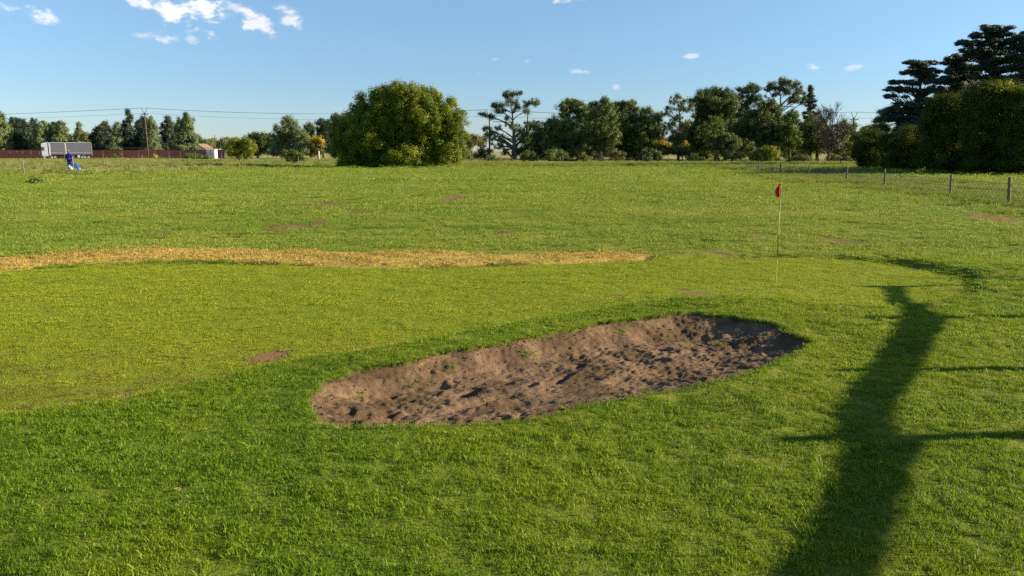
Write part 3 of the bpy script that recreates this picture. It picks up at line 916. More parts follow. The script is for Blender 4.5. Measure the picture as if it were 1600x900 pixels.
def tree(name, label, cat, D, trunk, lobes, mat, leaf=.28, cr=.7, dens=1.0, group=None, tr=.22, bark=None, flat=1, k=12, limbs=True, depth=1.0, spread=.5, extra=None, base_drop=None, stems=None, cname='crown', up=.3, jit=1.0):
    """trunk: list of photo pixels bottom -> top (bottom is put on the ground); lobes: (px,py,rx,ry) in photo pixels"""
    bx = at(trunk[0][0], HOR, D).x
    gz = tz(bx, D)
    base = Vector((bx, D, gz - .1))
    root = empty(name, base)
    tag(root, label, cat, group)
    s = D / F
    mb = MB()
    tp = [Vector((bx, D, gz - .1))] + [at(px, py, D + random.uniform(-.3, .3)) for (px, py) in trunk[1:]]
    n = len(tp)
    tp = [p - base for p in tp]
    rad = [tr * (1.25 if i == 0 else 1) * (1 - .72 * i / max(1, n - 1)) for i in range(n)]
    # refine
    q = []; qr = []
    for i in range(n - 1):
        for j in range(3):
            t = j / 3
            p = tp[i].lerp(tp[i + 1], t)
            if i + j > 0: p = p + Vector((random.uniform(-1, 1), random.uniform(-1, 1), 0)) * tr * .3
            q.append(p); qr.append(rad[i] + (rad[i + 1] - rad[i]) * t)
    q.append(tp[-1]); qr.append(rad[-1])
    mb.tube(q, qr, 8)
    cr_o = Crown()
    if mat in ('bush', 'hedge'): dens *= 1.5
    if mat == 'hedge': cr *= 1.3; dens *= 1.6; lobes = [(a_, b_, c_ * .86, d_ * .86) for a_, b_, c_, d_ in lobes]
    if mat in ('bush', 'hedge'):
        ex_ = []
        for (a_, b_, c_, d_) in lobes:
            for q_ in range(3 if mat == 'bush' else 6):
                an_ = random.uniform(0, 6.283)
                ex_.append((a_ + math.cos(an_) * c_ * 1.05, min(b_ - math.sin(an_) * d_ * 1.1, b_ + d_ * .6), c_ * random.uniform(.18, .32) * (1.5 if mat == 'hedge' else 1), d_ * random.uniform(.22, .40) * (1.5 if mat == 'hedge' else 1)))
        lobes = list(lobes) + ex_
    if mat == 'cedar':
        dens *= 1.7
        nl = []
        for (a_, b_, c_, d_) in lobes:
            nl.append((a_ * .55 + trunk[0][0] * .45, b_ + 2.5, c_ * .55, d_ * 1.0))
            for q_ in range(7):
                u_ = random.uniform(-.8, .8)
                nl.append((a_ + u_ * c_, b_ + abs(u_) * d_ * .9 + random.uniform(-.5, .4) * d_, c_ * random.uniform(.22, .45), d_ * random.uniform(.5, 1.0)))
        lobes = nl
    for li, lb in enumerate(lobes):
        px, py, rx, ry = lb[:4]
        if mat in ('euc_dark', 'dark'): rx *= 1.14; ry *= 1.10
        rxm, rzm = rx * s, ry * s
        rd = max(min(rxm, rzm * 2.2), rxm * .75) * depth
        dy = random.uniform(-1, 1) * spread * max(1.0, rd)
        c = at(px, py, D + dy)
        cr_o.add(c, (rxm, rd, rzm), leaf, cr, dens, k, flat, jit, up)
        if limbs:
            cc = c - base
            # leave the trunk lower than the lobe
            zt = cc.z - .35 * abs(cc.x) - rzm * .6
            best = q[0]; br_ = qr[0]
            for p, r in zip(q, qr):
                if p.z <= max(zt, q[min(3, len(q) - 1)].z): best = p; br_ = r
            if mat in ('bush', 'hedge', 'willow', 'cedar'): br_ *= .45
            limb(mb, best, cc, br_ * .6, br_ * .14, .04, 5)
            for _ in range(3):
                e = cc + Vector((random.uniform(-.7, .7) * rxm, random.uniform(-.7, .7) * rd, random.uniform(-.2, .7) * rzm))
                limb(mb, best.lerp(cc, random.uniform(.5, .9)), e, br_ * .22, br_ * .06, .02, 3)
    if stems:
        for (pa, pb, r) in stems:
            mb.tube([at(pa[0], pa[1], D) - base, (at((pa[0] + pb[0]) / 2, (pa[1] + pb[1]) / 2, D + .3)) - base, at(pb[0], pb[1], D) - base], [r, r * .8, r * .55], 7)
    mb.build('trunk', bark or M_BARK, root, True)
    cr_o.build(cname, L[mat], root, base)
    if extra:
        (emat, elobes, eleaf, ecr, edens, ename) = extra
        ec = Crown()
        for (px, py, rx, ry) in elobes:
            ec.add(at(px, py, D - rx * s * .6), (rx * s, rx * s * .7, ry * s), eleaf, ecr, edens, 12)
        ec.build(ename, L[emat], root, base)
    return root

def Z3(x, y, rx=0, ry=0): return (700 + x / 4.444, 110 + y / 4.444, rx / 4.444, ry / 4.444)
def Z4(x, y, rx=0, ry=0): return (1020 + x / 4.706, 110 + y / 4.706, rx / 4.706, ry / 4.706)
def Z5(x, y, rx=0, ry=0): return (1300 + x / 2.727, 20 + y / 2.727, rx / 2.727, ry / 2.727)
def Z1(x, y, rx=0, ry=0): return (x / 4.444, 150 + y / 4.444, rx / 4.444, ry / 4.444)
def Z2(x, y, rx=0, ry=0): return (340 + x / 3.81, 110 + y / 3.81, rx / 3.81, ry / 3.81)

# --- the big round bush in the field
tree('round_bush_tree', 'huge rounded yellow-green bushy tree standing alone in the field', 'tree', 93,
     [(650, 262), (650, 235), (640, 190)],
     [Z2(*a) for a in [(960, 300, 120, 85), (1100, 310, 120, 90), (900, 340, 80, 60), (1110, 130, 95, 60), (1000, 150, 85, 55), (1230, 160, 95, 65), (960, 140, 50, 45), (870, 225, 75, 60), (1060, 240, 150, 100), (1240, 270, 130, 110), (1390, 280, 85, 80), (830, 300, 90, 70),
      (760, 390, 90, 80), (900, 400, 130, 110), (1100, 400, 150, 120), (1290, 400, 130, 110), (1410, 390, 65, 90), (1400, 480, 60, 60), (800, 480, 100, 80), (950, 500, 130, 75), (1120, 510, 130, 70), (1260, 510, 110, 65), (1360, 500, 60, 60), (790, 545, 60, 35), (1220, 555, 80, 30), (900, 560, 60, 25)]],
     'bush', leaf=.20, cr=.62, dens=1.0, tr=.45, bark=M_BARKD, k=26, spread=.9, depth=.9)
# dimensions of the small ones
tree('round_shrub_tree', 'small rounded yellow-green tree left of the large bushy tree', 'tree', 128,
     [(374, 253), (373, 243), (376, 232)], [Z2(*a) for a in [(130, 440, 60, 35), (90, 470, 45, 40), (185, 460, 42, 42), (140, 490, 70, 35), (110, 425, 30, 20), (165, 425, 30, 20)]], 'willow', .22, .5, 1.0, tr=.12, k=18)
tree('green_shrub', 'low rounded green shrub between the small tree and the large bushy tree', 'shrub', 120,
     [(452, 250), (452, 243)], [Z2(*a) for a in [(420, 505, 38, 32), (460, 510, 45, 30), (500, 520, 30, 18)]], 'light', .2, .45, .9, tr=.08, k=18)
tree('broad_tree', 'green tree with a tall pointed crown left of the large bushy tree', 'tree', 205,
     [(449, 250), (449, 225), (450, 195)], [Z2(*a) for a in [(425, 300, 42, 32), (420, 350, 65, 45), (400, 400, 85, 50), (470, 385, 60, 45), (500, 420, 55, 60), (370, 450, 70, 40), (460, 460, 75, 40), (350, 350, 18, 30), (360, 480, 60, 25)]], 'conifer', .38, .9, 1.0, tr=.4, k=16)
tree('dark_tree', 'dark low wide tree behind the small yellow-green tree', 'tree', 225,
     [(402, 250), (402, 220)], [Z2(*a) for a in [(215, 400, 45, 25), (270, 410, 60, 35), (230, 440, 60, 50), (310, 440, 50, 50)]], 'dark', .4, .9, 1.0, tr=.3, k=16)
tree('round_headed_tree', 'round-headed dark tree just left of the yellow-flowering tree', 'tree', 230,
     [(485, 250), (485, 205)], [Z2(*a) for a in [(550, 345, 32, 35), (545, 400, 45, 45), (570, 450, 60, 50), (610, 370, 20, 30)]], 'dark', .38, .8, 1.1, tr=.3, k=16)
tree('round_headed_tree', 'tall dark round-headed tree right behind the yellow-flowering tree', 'tree', 226,
     [(505, 250), (504, 205)], [Z2(*a) for a in [(625, 320, 40, 35), (630, 360, 45, 40), (640, 420, 50, 60), (600, 440, 40, 40)]], 'conifer_dark', .38, .8, 1.1, tr=.3, k=16)
tree('spreading_tree', 'dark spreading tree half hidden behind the left side of the large bushy tree', 'tree', 200,
     [(533, 250), (532, 200)], [Z2(*a) for a in [(700, 290, 35, 30), (760, 285, 60, 30), (720, 330, 55, 30), (700, 400, 40, 50), (790, 340, 60, 50), (690, 470, 50, 50)]], 'euc_dark', .38, .8, .9, tr=.35, k=16)
tree('flowering_tree', 'small tree with yellow blossom beside the white post', 'tree', 180,
     [(496, 250), (496, 228)], [Z2(*a) for a in [(600, 440, 40, 25), (560, 450, 40, 30), (600, 470, 35, 20)]], 'olive', .3, .6, .8, tr=.15, k=14, extra=('yellow', [Z2(600, 410, 38, 20), Z2(625, 440, 18, 18)], .3, .5, .8, 'blossom'))
# --- tall dark cypress row behind the wall, far left
cy = 'cypress trees behind the red wall'
def cypress(name, label, D, px, top, w, mat, dens=1.0, shape=.7, sidew=None):
    h = 246 - top
    lobes = []
    for i in range(9):
        t = (i + .5) / 9
        r = w * .5 * min(1, (t ** shape) * 1.12) * (1 if t < .8 else 1 - .2 * (t - .8) / .2)
        lobes.append((px + random.uniform(-1, 1) * w * .07, top + t * h, max(2.2, r), h / 9 * 1.0))
    return tree(name, label, 'tree', D, [(px, 249), (px, 230), (px, top + 8)], lobes, mat, .45, .85, dens, cy, .35, M_BARKD, limbs=False, k=18, spread=.35, depth=.95)
cypress('cypress', 'grey-green cypress cut off by the left edge of the photo', 235, 1, 178, 40, 'conifer', shape=.5)
cypress('cypress', 'dark low cypress second from the left edge', 255, 22, 187, 26, 'conifer_dark', shape=.35)
cypress('cypress', 'wide dark cypress to the left of the truck', 240, 36, 188, 40, 'conifer_dark', shape=.4)
cypress('cypress', 'dark narrow cypress rising just left of the truck cab', 258, 52, 188, 22, 'conifer_dark', shape=.4)
cypress('cypress', 'broad light-leaved cypress behind the truck cab', 236, 66, 192, 38, 'conifer', shape=.38)
cypress('cypress', 'dark cypress behind the gap between the light-leaved ones over the truck', 260, 82, 192, 24, 'conifer_dark', shape=.5)
cypress('cypress', 'grey-green cypress rising over the middle of the truck', 236, 97, 190, 34, 'conifer', shape=.5)
cypress('cypress', 'slim pointed cypress over the rear of the truck', 258, 123, 193, 22, 'conifer', shape=.75)
cypress('cypress', 'wide black-green cypress just right of the truck', 238, 160, 194, 42, 'conifer_dark', shape=.4)
cypress('cypress', 'narrow light-leaved cypress left of the tallest pointed one', 231, 183, 193, 22, 'conifer', shape=.5)
cypress('cypress', 'tallest pointed cypress of the row', 244, 199, 171, 36, 'conifer_dark', shape=.8)
cypress('cypress', 'broad dark-shouldered cypress directly behind the utility pole', 240, 225, 182, 42, 'conifer_dark', shape=.5)
cypress('cypress', 'grey-green cypress just right of the utility pole', 232, 236, 184, 34, 'conifer', shape=.65)
cypress('cypress', 'dark pointed cypress between two broad ones right of the utility pole', 246, 262, 182, 32, 'conifer_dark', shape=.5)
cypress('cypress', 'broad blunt-topped cypress at the right end of the row', 236, 291, 177, 44, 'conifer', shape=.55)
cypress('cypress', 'dark-leaved cypress tucked in before the last broad one', 250, 280, 188, 26, 'conifer_dark', shape=.45)
tree('deciduous_tree', 'pale yellow-green tree showing above the rear of the truck', 'tree', 250, [(136, 249), (136, 225)], [Z1(560, 270, 45, 35), Z1(600, 285, 40, 30), Z1(580, 320, 60, 30)], 'paletree', .42, .9, .9, tr=.3, k=16)
tree('low_tree', 'low pale tree right of the cypress row behind the cream gable', 'tree', 330, [(318, 247), (318, 235)], [Z1(1390, 320, 30, 35), Z1(1440, 330, 50, 30)], 'paletree', .5, 1.1, .9, tr=.3, k=16)
tree('low_tree', 'low pale tree above the white guard hut', 'tree', 340, [(338, 247), (338, 235)], [Z1(1490, 330, 45, 30), Z1(1530, 335, 40, 25), Z1(1560, 350, 30, 20)], 'paletree', .5, 1.1, .9, tr=.3, k=16)
tree('low_tree', 'low pale tree between the hut and the small rounded tree', 'tree', 335, [(352, 247), (352, 235)], [(350, 223, 14, 8), (356, 230, 14, 8)], 'paletree', .5, 1.1, .9, tr=.3, k=16)
for (px, py, w, h, lab, mt) in [(181, 243, 10, 6, 'dull green bush before the red wall near the truck', 'olive'), (298, 243, 13, 5, 'low bush before the red wall below the cream gable', 'light'), (316, 246, 16, 6, 'low wide bush before the white guard hut', 'light'),
                                (56, 284, 7, 3.5, 'twiggy weed in the field below the truck', 'light'), (38.5, 268, 2.6, 3, 'small dark weed beside the leftmost fence post', 'dark'), (241, 244, 4, 4, 'small yellow bush at the foot of the utility pole', 'yellow')]:
    D = DP(py + h * .8)
    D = min(D, 190)
    tree('bush', lab, 'bush', D, [(px, py + h), (px, py)], [(px - w * .3, py + 1, w * .6, h * .8), (px + w * .35, py + 1, w * .6, h * .7)], mt, .14 + D * .001, .25 + D * .0015, .7 if D > 80 else .35, tr=.04, k=14)

# --- right of the large bushy tree
tree('olive_bush', 'brownish bushy tree peeping out right of the large bushy tree', 'tree', 165, [(738, 250), (738, 235)], [Z3(150, 500, 60, 55), (722, 240, 14, 12), Z3(120, 560, 50, 50), Z3(190, 480, 40, 30)], 'olive', .32, .7, .9, tr=.15, k=14)
tree('olive_bush', 'yellowish bushy tree left of the thin utility pole', 'tree', 172, [(752, 250), (752, 235)], [Z3(230, 490, 55, 40), Z3(250, 560, 50, 45), Z3(190, 590, 50, 30)], 'olive', .32, .7, .9, tr=.15, k=14)
tree('gum_tree', 'tall open gum tree with forked trunk behind the thin utility pole', 'tree', 150,
     [Z3(460, 625)[:2], Z3(460, 540)[:2], Z3(452, 440)[:2], Z3(447, 300)[:2]],
     [Z3(*a) for a in [(430, 165, 60, 26), (500, 158, 20, 18), (400, 170, 35, 18), (440, 225, 55, 30), (355, 245, 60, 22), (370, 280, 50, 25), (320, 240, 25, 15), (480, 250, 30, 25), (570, 225, 60, 26), (620, 225, 20, 12), (555, 270, 30, 30), (265, 312, 40, 15), (235, 305, 25, 10), (305, 325, 25, 15), (415, 330, 25, 20),
      (450, 390, 42, 30), (500, 410, 35, 22), (265, 405, 40, 20), (300, 440, 50, 25), (345, 400, 30, 20), (370, 470, 45, 30), (520, 450, 45, 30), (340, 520, 45, 30), (300, 470, 30, 20), (560, 380, 30, 40), (400, 560, 40, 30)]],
     'euc', .22, .5, .55, tr=.5, k=16, stems=[(Z3(465, 530)[:2], Z3(545, 450)[:2], .28), (Z3(545, 450)[:2], Z3(555, 300)[:2], .18), (Z3(450, 610)[:2], Z3(370, 520)[:2], .2), (Z3(450, 480)[:2], Z3(360, 460)[:2], .16), (Z3(447, 360)[:2], Z3(310, 355)[:2], .08)])
tree('gum_tree', 'slender dark gum tree between the open gum and the thick clump', 'tree', 158, [Z3(620, 620)[:2], Z3(620, 500)[:2], Z3(610, 420)[:2]],
     [Z3(*a) for a in [(590, 385, 35, 30), (640, 400, 45, 40), (620, 460, 50, 40), (670, 500, 60, 50), (600, 500, 30, 20), (580, 570, 60, 35), (650, 570, 70, 40), (500, 560, 40, 40)]], 'euc_dark', .28, .6, .8, tr=.25, k=15)
tree('gum_tree', 'bushy dark gum tree at the left end of the thick clump', 'tree', 150, [Z3(785, 635)[:2], Z3(780, 520)[:2], Z3(760, 420)[:2]],
     [Z3(*a) for a in [(730, 350, 45, 30), (770, 380, 80, 45), (720, 430, 50, 50), (800, 450, 90, 70), (740, 520, 90, 60), (780, 590, 80, 40), (840, 400, 50, 40)]], 'euc_dark', .28, .65, .9, tr=.3, k=16)
tree('gum_tree', 'tall rounded gum tree topping the thick clump on its left side', 'tree', 160, [Z3(905, 635)[:2], Z3(900, 420)[:2], Z3(890, 330)[:2]],
     [Z3(*a) for a in [(850, 225, 55, 28), (800, 250, 45, 28), (910, 235, 40, 22), (810, 300, 40, 40), (870, 270, 60, 25), (940, 285, 60, 35), (930, 340, 60, 50), (860, 350, 35, 40), (900, 440, 100, 70), (900, 540, 90, 60), (985, 310, 25, 25)]], 'euc_dark', .28, .65, .85, tr=.35, k=16)
tree('gum_tree', 'thick-trunked gum tree in the middle of the clump', 'tree', 148, [Z3(1060, 645)[:2], Z3(1060, 560)[:2], Z3(1080, 420)[:2]],
     [Z3(*a) for a in [(1020, 240, 35, 22), (1090, 215, 40, 28), (1080, 270, 80, 35), (1030, 300, 50, 40), (1100, 330, 80, 40), (1010, 360, 60, 40), (1100, 420, 90, 60), (1000, 450, 80, 70), (1060, 520, 60, 50), (960, 560, 80, 50), (1130, 500, 60, 60)]], 'euc_dark', .28, .65, .9, tr=.45, k=16, bark=M_BARKP)
tree('gum_tree', 'lighter green gum tree right of the thick trunk in the clump', 'tree', 156, [Z3(1190, 635)[:2], Z3(1190, 480)[:2], Z3(1200, 350)[:2]],
     [Z3(*a) for a in [(1200, 245, 50, 28), (1150, 240, 35, 22), (1265, 240, 50, 28), (1300, 265, 25, 22), (1230, 300, 80, 45), (1180, 370, 70, 50), (1260, 370, 60, 40), (1200, 450, 100, 60), (1220, 550, 90, 60)]], 'euc_dark', .28, .65, .9, tr=.3, k=16)
tree('gum_tree', 'spreading gum tree with domed top at the right side of the clump', 'tree', 152, [Z3(1355, 640)[:2], Z3(1370, 480)[:2], Z3(1385, 340)[:2]],
     [Z3(*a) for a in [(1385, 280, 45, 22), (1350, 290, 30, 20), (1460, 315, 35, 18), (1330, 330, 70, 35), (1420, 340, 80, 35), (1400, 400, 100, 50), (1310, 420, 60, 60), (1440, 450, 70, 50), (1370, 500, 100, 60), (1300, 560, 80, 60)]], 'euc_dark', .28, .65, .8, tr=.3, k=16)
tree('leafy_bush', 'dense green bush at the foot of the right end of the clump', 'bush', 138, [Z3(1400, 645)[:2], Z3(1400, 600)[:2]], [Z3(*a) for a in [(1400, 590, 60, 45), (1360, 610, 40, 35), (1440, 600, 40, 35)]], 'dark', .26, .5, 1, tr=.12, k=16)
# --- right hand group
tree('gum_tree', 'sparse feathery gum tree beside the yellow-flowering bushes', 'tree', 150, [Z4(190, 680)[:2], Z4(195, 500)[:2], Z4(200, 330)[:2], Z4(185, 240)[:2]],
     [Z4(*a) for a in [(180, 195, 45, 22), (160, 235, 45, 25), (225, 230, 40, 25), (120, 285, 35, 25), (105, 320, 30, 20), (200, 285, 45, 30), (250, 280, 35, 30), (190, 350, 50, 30), (140, 390, 50, 25), (230, 400, 50, 30), (110, 420, 35, 20), (190, 460, 60, 30), (160, 500, 50, 25)]], 'euc', .24, .5, .5, tr=.25, k=14,
     extra=('euc_brown', [Z4(280, 260, 25, 35), Z4(300, 320, 25, 35)], .24, .5, .5, 'brown_foliage'))
tree('round_crowned_tree', 'big dark round-crowned tree at the left of the tall right-hand group', 'tree', 158, [Z4(465, 670)[:2], Z4(465, 500)[:2], Z4(450, 300)[:2]],
     [Z4(*a) for a in [(440, 180, 110, 45), (540, 180, 60, 50), (350, 230, 75, 60), (450, 250, 130, 80), (560, 260, 60, 90), (370, 310, 80, 50), (480, 330, 100, 60), (350, 430, 100, 70), (300, 520, 70, 60), (420, 540, 90, 60)]], 'dark', .3, .7, 1.05, tr=.4, k=17)
tree('gum_tree', 'loose olive-grey gum tree right of the round-crowned tree', 'tree', 162, [Z4(650, 660)[:2], Z4(650, 450)[:2], Z4(690, 260)[:2]],
     [Z4(*a) for a in [(735, 115, 50, 25), (650, 145, 40, 22), (700, 150, 60, 30), (770, 140, 30, 20), (640, 200, 45, 35), (720, 210, 60, 35), (690, 270, 70, 50), (620, 310, 50, 50), (770, 210, 30, 40), (720, 340, 60, 50)]], 'euc', .28, .6, .75, tr=.35, k=15)
tree('gum_tree', 'umbrella-topped gum tree with bare limbs, tallest of the right-hand group', 'tree', 160, [Z4(880, 660)[:2], Z4(900, 420)[:2], Z4(935, 260)[:2], Z4(940, 190)[:2]],
     [Z4(*a) for a in [(940, 85, 45, 22), (1000, 95, 45, 22), (870, 110, 40, 20), (930, 130, 60, 25), (1050, 110, 40, 25), (1070, 160, 45, 35), (990, 160, 50, 22), (850, 140, 30, 15), (1110, 205, 30, 30), (1040, 215, 55, 25), (900, 175, 30, 14), (1100, 240, 25, 16)]], 'euc', .27, .55, .7, tr=.35, k=16, stems=[(Z4(930, 270)[:2], Z4(1010, 190)[:2], .2), (Z4(930, 275)[:2], Z4(860, 160)[:2], .16), (Z4(935, 262)[:2], Z4(1060, 270)[:2], .09)])
tree('leafy_tree', 'dense mid-green tree below the umbrella-topped gum', 'tree', 150, [Z4(800, 665)[:2], Z4(800, 500)[:2], Z4(820, 380)[:2]],
     [Z4(*a) for a in [(840, 260, 60, 60), (900, 290, 50, 40), (790, 330, 90, 60), (880, 360, 80, 60), (720, 400, 90, 60), (830, 430, 100, 60), (920, 430, 50, 50), (650, 440, 70, 60), (750, 500, 110, 60), (880, 520, 80, 50), (640, 540, 80, 60), (560, 510, 60, 50)]], 'dark', .28, .65, 1.0, tr=.35, k=16)
tree('low_dark_tree', 'low wide dark-leaved tree under the round-crowned one', 'tree', 144, [Z4(590, 670)[:2], Z4(585, 610)[:2]],
     [Z4(*a) for a in [(500, 500, 70, 45), (560, 540, 80, 55), (640, 560, 60, 50), (480, 560, 50, 30), (700, 580, 50, 50)]], 'dark', .26, .55, 1.0, tr=.3, k=16)
tree('leafy_tree', 'light olive tree in front of the round-crowned tree', 'tree', 143, [Z4(490, 680)[:2], Z4(470, 560)[:2], Z4(450, 430)[:2]],
     [Z4(*a) for a in [(450, 355, 40, 25), (490, 380, 35, 30), (420, 400, 45, 30), (470, 430, 60, 30), (390, 450, 40, 25), (430, 480, 50, 25)]], 'light', .24, .5, .55, tr=.2, k=14)
tree('leafy_tree', 'bright green tree left of the bare tree', 'tree', 146, [Z4(1010, 655)[:2], Z4(1010, 560)[:2], Z4(1010, 420)[:2]],
     [Z4(*a) for a in [(1025, 320, 45, 30), (1010, 365, 55, 35), (960, 440, 50, 40), (1010, 430, 50, 40), (1050, 480, 45, 35), (970, 510, 70, 45), (1040, 530, 50, 35), (900, 560, 60, 40)]], 'light', .26, .55, .95, tr=.3, k=16)
def conifer(name, label, D, px, base, top, half, mat, dens=.8, tr=.3, layers=11, start=.1, droop=.35, leafs=.28, flat=.5, shape=1.0, jitx=.25):
    """tiers of flat boughs on a straight stem"""
    lobes = []
    for i in range(layers):
        t = (i + .3) / layers
        yy = top + (base - top) * (.02 + .80 * t)
        w = half * (t ** shape)
        for sgn in (-1, 1):
            lobes.append((px + sgn * w * random.uniform(.45, .6), yy + random.uniform(-1, 1), max(2, w * random.uniform(.42, .58)), (base - top) / layers * .34))
        lobes.append((px, yy, max(1.5, w * .4), (base - top) / layers * .5))
    return tree(name, label, 'tree', D, [(px, base), (px, (base + top) / 2), (px, top)], lobes, mat, leafs, .55, dens, None, tr, M_BARKD, flat, 14, limbs=True, spread=.6)
conifer('fir_tree', 'dark pointed conifer between the umbrella-topped gum and the bare tree', 154, Z4(1160, 0)[0], 250, Z4(0, 108)[1], 24, 'conifer_dark', .85, .3, 10, shape=.8)
tree('leafy_tree', 'dark tree hiding the foot of the pointed conifer', 'tree', 149, [Z4(1215, 690)[:2], Z4(1210, 560)[:2], Z4(1200, 430)[:2]],
     [Z4(*a) for a in [(1180, 400, 80, 60), (1250, 430, 60, 70), (1130, 460, 60, 60), (1190, 520, 90, 60), (1120, 570, 60, 40), (1230, 560, 60, 50)]], 'dark', .27, .6, .9, tr=.3, k=16)
# bare tree: forked stem with fine twigs
def bare_tree():
    D = 140
    bx = at(Z4(1300, 0)[0], HOR, D).x; gz = tz(bx, D); base = Vector((bx, D, gz - .1))
    root = empty('bare_tree', base)
    tag(root, 'leafless grey-brown tree with fine upright twigs in the right-hand group', 'tree')
    rr = random.Random(5)
    mb = MB(); tw = MB()
    def br(p, d, ln, r, lev):
        e = p + d * ln
        mid = p.lerp(e, .5) + Vector((rr.uniform(-1, 1), rr.uniform(-1, 1), 0)) * ln * .06
        (mb if lev < 3 else tw).tube([p, mid, e], [r, r * .8, r * .6], 5 if lev < 3 else 3, cap=False)
        if lev >= 6: return
        for i in range(3 if lev < 5 else 3):
            nd = (d + Vector((rr.uniform(-1, 1), rr.uniform(-1, 1), rr.uniform(-.15, .7))) * .62).normalized()
            st = p.lerp(e, rr.uniform(.55, 1.0))
            br(st, nd, ln * rr.uniform(.6, .86), max(.022, r * .6), lev + 1)
    br(Vector((0, 0, 0)), Vector((0, 0, 1)), 1.6, .32, 0)
    for a, l_, x in ((.42, 3.0, .3), (-.12, 4.2, 0), (-.45, 3.0, -.3)):
        br(Vector((0, 0, 1.1)), Vector((a, rr.uniform(-.3, .3), 1)).normalized(), l_, .17, 1)
    mb.build('trunk', M_BARK, root)
    tw.build('twigs', simple('grey_twigs', (.13, .105, .085), .9, .1, .3, 3), root)
    c = Crown()
    for (px, py, rx, ry) in [Z4(*a) for a in [(1300, 430, 70, 70), (1350, 480, 70, 60), (1260, 500, 60, 60), (1320, 540, 80, 40), (1300, 330, 40, 60), (1380, 420, 40, 50)]]:
        c.add(at(px, py, D), (rx * D / F, rx * D / F, ry * D / F), .30, .7, .42, 12)
    c.build('dry_foliage', L['twig'], root, base)
bare_tree()
tree('gum_tree', 'dark tree between the bare tree and the utility pole', 'tree', 156, [Z4(1400, 680)[:2], Z4(1400, 560)[:2], Z4(1400, 420)[:2]],
     [Z4(*a) for a in [(1400, 410, 40, 40), (1420, 470, 60, 60), (1370, 500, 60, 60), (1470, 430, 30, 40), (1470, 520, 60, 60), (1400, 580, 80, 40)]], 'euc_dark', .3, .65, .9, tr=.3, k=16)
tree('leafy_tree', 'rounded dark tree right behind the utility pole by the hedge', 'tree', 150, [Z4(1550, 680)[:2], Z4(1550, 560)[:2], Z4(1550, 480)[:2]],
     [Z4(*a) for a in [(1560, 440, 40, 30), (1540, 490, 60, 50), (1580, 540, 70, 70), (1510, 580, 60, 60), (1600, 450, 40, 40)]], 'euc_dark', .3, .65, .95, tr=.3, k=16)
tree('olive_bush', 'loose olive bush at the foot of the right utility pole', 'bush', 128, [Z4(1430, 690)[:2], Z4(1430, 650)[:2]], [Z4(*a) for a in [(1420, 620, 40, 20), (1460, 650, 50, 30), (1380, 660, 50, 25), (1430, 660, 60, 25)]], 'olive', .24, .45, .6, tr=.08, k=14)
tree('flowering_bush', 'bush in yellow flower left of the feathery gum', 'bush', 147, [Z4(70, 660)[:2], Z4(70, 600)[:2]], [Z4(*a) for a in [(60, 570, 60, 30), (40, 600, 50, 25), (110, 590, 50, 30)]], 'dark', .26, .5, .9, tr=.1, k=16, extra=('yellow', [Z4(60, 535, 60, 16), Z4(30, 545, 25, 12), Z4(110, 550, 30, 14)], .22, .4, .75, 'blossom'))
tree('flowering_bush', 'bush in yellow flower right of the feathery gum', 'bush', 146, [Z4(220, 660)[:2], Z4(220, 600)[:2]], [Z4(*a) for a in [(220, 580, 50, 28), (170, 590, 40, 22), (250, 600, 30, 20)]], 'dark', .26, .5, .9, tr=.1, k=16, extra=('yellow', [Z4(235, 550, 26, 26), Z4(205, 560, 25, 12), Z4(255, 580, 16, 12)], .22, .4, .7, 'blossom'))
tree('rounded_bush', 'rounded green bush with an orange-yellow crest under the right-hand group', 'bush', 128, [Z4(840, 685)[:2], Z4(840, 640)[:2]], [Z4(*a) for a in [(840, 600, 70, 40), (790, 625, 60, 45), (890, 620, 45, 45), (840, 650, 90, 30)]], 'bush', .2, .4, 1.0, tr=.12, k=18, extra=('yellow', [Z4(885, 568, 28, 10), Z4(850, 575, 25, 8)], .18, .3, .55, 'blossom'))
tree('low_bush', 'dull low bush right of the rounded bush by the fence', 'bush', 130, [Z4(1100, 685)[:2], Z4(1100, 650)[:2]], [Z4(*a) for a in [(1100, 640, 60, 20), (1040, 660, 60, 20), (1140, 655, 50, 22)]], 'olive', .24, .45, .8, tr=.08, k=14)
tree('low_bush', 'low green bush in the gap left of the low dark tree', 'bush', 160, [Z4(390, 640)[:2], Z4(390, 620)[:2]], [Z4(*a) for a in [(340, 610, 60, 20), (400, 620, 50, 25), (300, 625, 40, 15)]], 'light', .28, .5, .7, tr=.08, k=14)
# --- far right: hedge of big shrubs with cedars behind
tree('cedar', 'cedar with flat tiers, nearest to the gap in the trees', 'tree', 100, [Z5(378, 690)[:2], Z5(378, 450)[:2], Z5(378, 215)[:2]],
     [Z5(*a) for a in [(350, 208, 45, 7), (410, 212, 45, 8), (380, 225, 50, 8), (340, 248, 45, 8), (430, 243, 35, 8), (390, 262, 50, 9), (290, 290, 40, 9), (340, 295, 45, 9), (420, 285, 40, 9), (265, 322, 42, 8), (320, 325, 45, 9), (400, 330, 45, 10), (250, 352, 22, 7), (440, 320, 30, 14),
      (300, 385, 50, 12), (400, 370, 50, 14), (270, 410, 60, 14), (350, 415, 60, 16), (430, 400, 40, 25), (250, 445, 60, 18), (340, 455, 80, 22), (260, 485, 80, 22), (400, 450, 60, 30), (350, 500, 80, 25)]],
     'cedar', .20, .42, .9, tr=.38, bark=M_BARKD, flat=.35, k=16, depth=1.0, spread=1.2)
